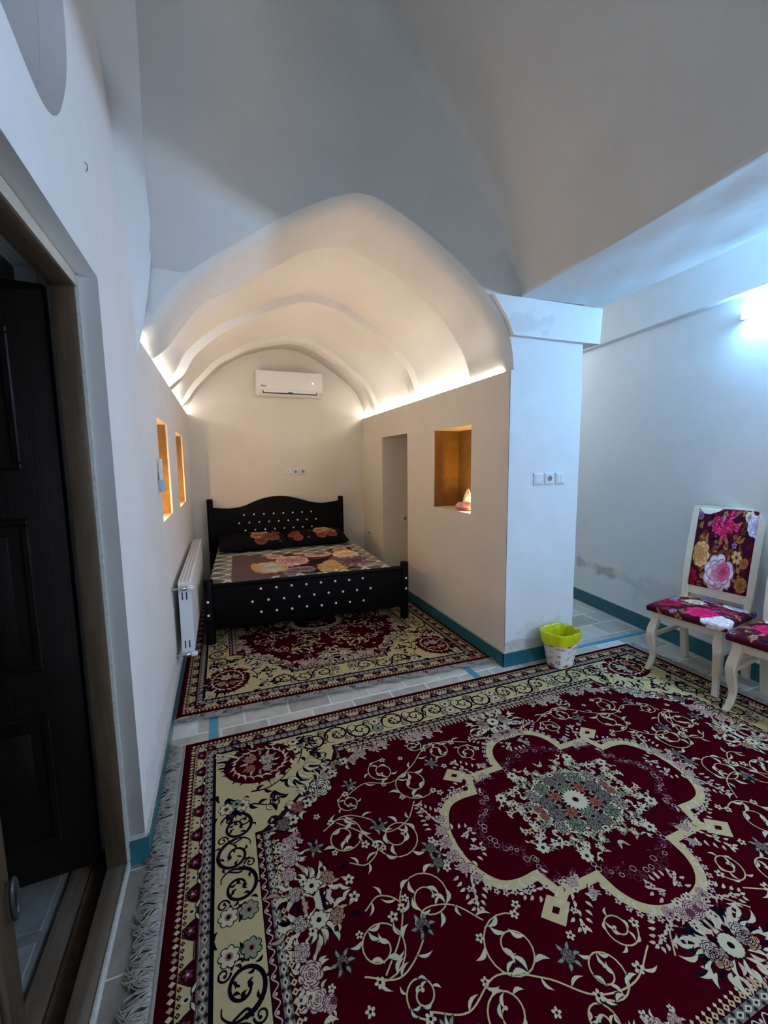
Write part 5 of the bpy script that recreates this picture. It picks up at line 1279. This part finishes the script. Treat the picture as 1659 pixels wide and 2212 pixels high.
for j in range(9):
    u = j/8; ring = []
    for i in range(16):
        t = 2*PI*i/16; fold = 1+.28*math.sin(3*t+u*2)+.1*math.sin(7*t); r_ = (.034*(1-u)**.7+.004)*fold; ring.append(bm.verts.new((r_*.55*math.cos(t)+.012*u, r_*1.2*math.sin(t)-.006*u, .062+.125*u)))
    V.append(ring)
for A_, B_ in zip(V, V[1:]): [bm.faces.new((A_[k], A_[(k+1) % 16], B_[(k+1) % 16], B_[k])) for k in range(16)]
bm.faces.new(V[-1]); bm_obj('tissue', bm, simple('white_tissue', (.85, .83, .80), .8, .04, 60, bump=.2), tp_root, smooth=True)
m_warm = emis('warm_led', (1.0, .55, .14), 14.0)
def niche_light(loc, label, w=NICHE_W):
    root = empty('niche_light', loc); tag(root, label, 'lamp', 'warm lights in the wall niches')
    bm = bmesh.new(); add_lathe(bm, [(.030, 0), (.030, .010), (.022, .013)], 20); bm_obj('rim', bm, m_plastic, root, smooth=True)
    bm = bmesh.new(); add_lathe(bm, [(.019, .0125), (.017, .0145), (.002, .0155)], 16); bm_obj('lens', bm, m_warm, root, smooth=True)
    l = lamp('niche_glow', 'POINT', (0, 0, .05), w, (1.0, .56, .16), radius=.015); l.parent = root
niche_light((XR+.14, NR[0]+.10, NR[2]+.004), 'small warm spot light on the sill of the right niche, behind the tissues', NICHE_W)
niche_light((XL-.12, 3.0, NA[2]+.004), 'small warm spot light on the sill of the nearer left niche', NICHE_W*.8)
niche_light((XL-.12, 4.18, NB[2]+.004), 'small warm spot light on the sill of the farther left niche', NICHE_W*1.2)

# ---------------------------------------------------------------- cove strips behind the wall tops
m_strip = emis('cove_led_glow', (1.0, .945, .86), STRIP_E)
def strip(name, x, y0, y1, label):
    o = box(name, (x-.006, x+.006, y0, y1, ZC+.006, ZC+.012), m_strip); tag(o, label, 'light strip', 'cove light strips'); return o
strip('light_strip', XL-.030, YF+.05, YB-.03, 'white LED strip along the top of the left alcove wall')
strip('light_strip', XR+.016, YF+.10, YB-.03, 'white LED strip along the top of the right alcove wall')

# ---------------------------------------------------------------- tube light on the far right wall
def off(y, d): return P_right(y)-d
def tube_light(y_t0, y_t1, z_t, label, strength, colr, mname):
    tl = empty('tube_light', (off(y_t0, 0), y_t0, z_t)); tag(tl, label, 'lamp')
    def part(nm, bm, m_, **k):
        o = bm_obj(nm, bm, m_, tl, **k); o.matrix_parent_inverse = Matrix.Translation((-off(y_t0, 0), -y_t0, -z_t)); return o
    bm = bmesh.new(); V = []
    for y in (y_t0+.01, y_t1-.01): V.append([bm.verts.new(c) for c in ((off(y, .006), y, z_t-.018), (off(y, .024), y, z_t-.012), (off(y, .024), y, z_t+.012), (off(y, .006), y, z_t+.018))])
    [bm.faces.new((V[0][k], V[0][(k+1) % 4], V[1][(k+1) % 4], V[1][k])) for k in range(4)]; bm.faces.new(V[0][::-1]); bm.faces.new(V[1]); part('fixture', bm, m_plastic)
    bm = bmesh.new(); add_tube(bm, [(off(y_t0, .042), y_t0, z_t), (off(y_t1, .042), y_t1, z_t)], .016, 16); part('tube', bm, emis(mname, colr, strength), smooth=True)
    for y in (y_t0-.005, y_t1+.005): bm = bmesh.new(); add_box(bm, off(y, .060), off(y, .020), y-.010, y+.010, z_t-.019, z_t+.019, bev=.003); part('end_cap', bm, m_plastic, smooth=True)
tube_light(1.86, .66, 2.455, 'glowing white tube light high on the right wall, cut by the picture edge', TUBE_E, (.20, .54, 1.0), 'cold_tube_glow')
tube_light(-.75, -1.95, 2.455, 'assumed second tube light on the right wall, unseen behind the camera', TUBE2_E, (.60, .75, 1.0), 'assumed_tube_glow')  # assumed tube out of view, added to brighten the left wall

# assumed round lamp, unseen behind the pillar, added to light passage floor and wall
gl = empty('assumed_ceiling_lamp', (3.05, 4.35, 3.0)); tag(gl, 'assumed round glass lamp on the passage ceiling, unseen behind the pillar', 'lamp')
bm = bmesh.new(); add_lathe(bm, [(.14, 0), (.14, -.02), (.12, -.03)], 24); bm_obj('lamp_base', bm, m_plastic, gl, smooth=True)
bm = bmesh.new(); add_lathe(bm, [(.12, -.03), (.115, -.06), (.08, -.095), (.03, -.11), (.005, -.112)], 24); bm_obj('glass_dome', bm, emis('assumed_lamp_glow', (.74, .88, 1.0), 6.0), gl, smooth=True)
l_ = lamp('assumed_passage_glow', 'POINT', (0, 0, -.16), PASSAGE_W, (.74, .88, 1.0), radius=.10); l_.parent = gl

# ---------------------------------------------------------------- waste bin
BX, BY = 2.262, 2.262
bin_ = empty('waste_bin', (BX, BY, .0118), .12); tag(bin_, 'flower print waste bin with a yellow bag, against the pillar foot', 'bin')
def bin_img():
    D = Draw(); r2 = random.Random(21)
    OR = lin((222, 104, 50)); RD = lin((196, 62, 40)); PK = lin((222, 140, 170)); OL = lin((176, 160, 60)); NV = lin((36, 38, 54)); PL = lin((200, 150, 160))
    for i in range(9):
        for j in range(5):
            x = (i+.5+r2.uniform(-.2, .2))/9; y = (j+.5*(i % 2)+.35+r2.uniform(-.1, .1))/5.2; k = (i*3+j*2) % 6
            if k == 0: D.flower(x, y, .052, 6, OR, RD, 3, r2.random()*3, core=.35)
            elif k == 1:
                for q in range(5): D.leaf(x, y, q*.6, .075, .034, PK, 3, .1)
            elif k == 2:
                for q in range(6): D.leaf(x-.02+.010*q, y+.020*q-.05, q*.1+(2 if q % 2 else .4), .045, .024, OL, 3, .1)
            elif k == 3:
                for q in range(5): D.leaf(x, y-.04+.020*q, (2.4 if q % 2 else .7), .048, .020, NV, 3, .1)
            elif k == 4: D.ell(x, y, .026, .034, PL, 3, 0, 14); D.ell(x, y, .016, .021, lin((238, 232, 228)), 4, 0, 12); D.ell(x, y, .008, .010, RD, 5, 0, 8)
            else: D.flower(x, y, .030, 5, RD, OR, 3, 1, core=.4)
            D.ell(x+.05, y+.03, .006, .008, r2.choice((OL, NV, OR)), 3, 0, 6)
    return raster(150, 520, lin((236, 232, 226)), D.p)
BH, R0, R1 = .262, .078, .118
def binf(u, v):
    t = u*2*PI; r_ = R0+(R1-R0)*v; sq = 1/((abs(np.cos(t))**5+abs(np.sin(t))**5)**.2); sq = 1+(sq-1)*.65
    return np.c_[r_*sq*np.cos(t)*1.06, r_*sq*np.sin(t)*.94, .004+v*BH]
m_binplastic = attr_mat('printed_bin_plastic', .35, 200, .02, 0, .5, .05, 60)
o = grid_cloth('body', bin_img(), binf, m_binplastic, bin_, 200, 60); md = o.modifiers.new('t', 'SOLIDIFY'); md.thickness = .002; md.offset = -1
bm = bmesh.new(); 
ring = [bm.verts.new(tuple(binf(np.array([k/40]), np.array([0.0]))[0])) for k in range(40)]; bm.faces.new(ring); bm_obj('base', bm, m_plastic, bin_)
s = NT('yellow_film'); s.set((.82, .84, .02), .3); s.b.inputs['Transmission Weight'].default_value = 0.0; s.b.inputs['Alpha'].default_value = 1.0
tr = s.n('ShaderNodeBsdfTranslucent'); tr.inputs[0].default_value = (.85, .88, .02, 1); mx = s.n('ShaderNodeMixShader'); mx.inputs[0].default_value = .45; out = s.t.nodes['Material Output']
s.l(s.b.outputs[0], mx.inputs[1]); s.l(tr.outputs[0], mx.inputs[2]); tp_ = s.n('ShaderNodeBsdfTransparent'); tp_.inputs[0].default_value = (.95, .95, .25, 1); mx2 = s.n('ShaderNodeMixShader'); mx2.inputs[0].default_value = .16
s.l(mx.outputs[0], mx2.inputs[1]); s.l(tp_.outputs[0], mx2.inputs[2]); s.l(mx2.outputs[0], out.inputs[0]); m_bag = s.m; s.bump(s.noise(30, 3, .6, None, 1.5), .6, .006)
bm = bmesh.new(); N = 72; rows_ = []
def bagring(kind, v, dr, dz=0):
    out_ = []
    for k in range(N):
        t = 2*PI*k/N; p = binf(np.array([k/N]), np.array([v]))[0]; wr = .0022*math.sin(t*9+v*11)+.0016*math.sin(t*17); hang = 0
        if kind == 'out': hang = -.064-.018*math.sin(t-2.2)-.006*math.sin(3*t)
        c = (1+(dr+wr)/.11); left = max(0, math.cos(t-PI*.98))**6
        lx = left*(.034 if kind in ('out_mid',) else .050 if kind == 'top' else .028 if kind == 'out' else 0); out_.append(bm.verts.new((p[0]*c-lx, p[1]*c, p[2]+dz+hang+(.010*left if kind == 'top' else 0))))
    return out_
R_ = [bagring('in', .10, -.006), bagring('in', .45, -.007), bagring('in', .80, -.006), bagring('in', .97, -.004), bagring('top', 1.0, .001, .005), bagring('out_mid', .97, .006), bagring('out_mid', .85, .006), bagring('out', 1.0, -.003)]
for A_, B_ in zip(R_, R_[1:]): [bm.faces.new((A_[k], A_[(k+1) % N], B_[(k+1) % N], B_[k])) for k in range(N)]
bm.faces.new(R_[0][::-1]); bg = bm_obj('bag', bm, m_bag, bin_, smooth=True, angle=math.radians(80)); bg['label'] = 'translucent yellow bin bag folded over the rim'

# small marks on the plaster: nail in the left arch wall
nl = empty('wall_hook', (XL+.001, 1.632, 2.42)); bm = bmesh.new(); add_tube(bm, [(0, 0, .012), (.006, .001, .008), (.007, .002, 0), (.003, .003, -.012)], .0012, 6); bm_obj('wire', bm, m_dark, nl, smooth=True); tag(nl, 'tiny dark wire hook on the left wall above the door corner', 'hook')
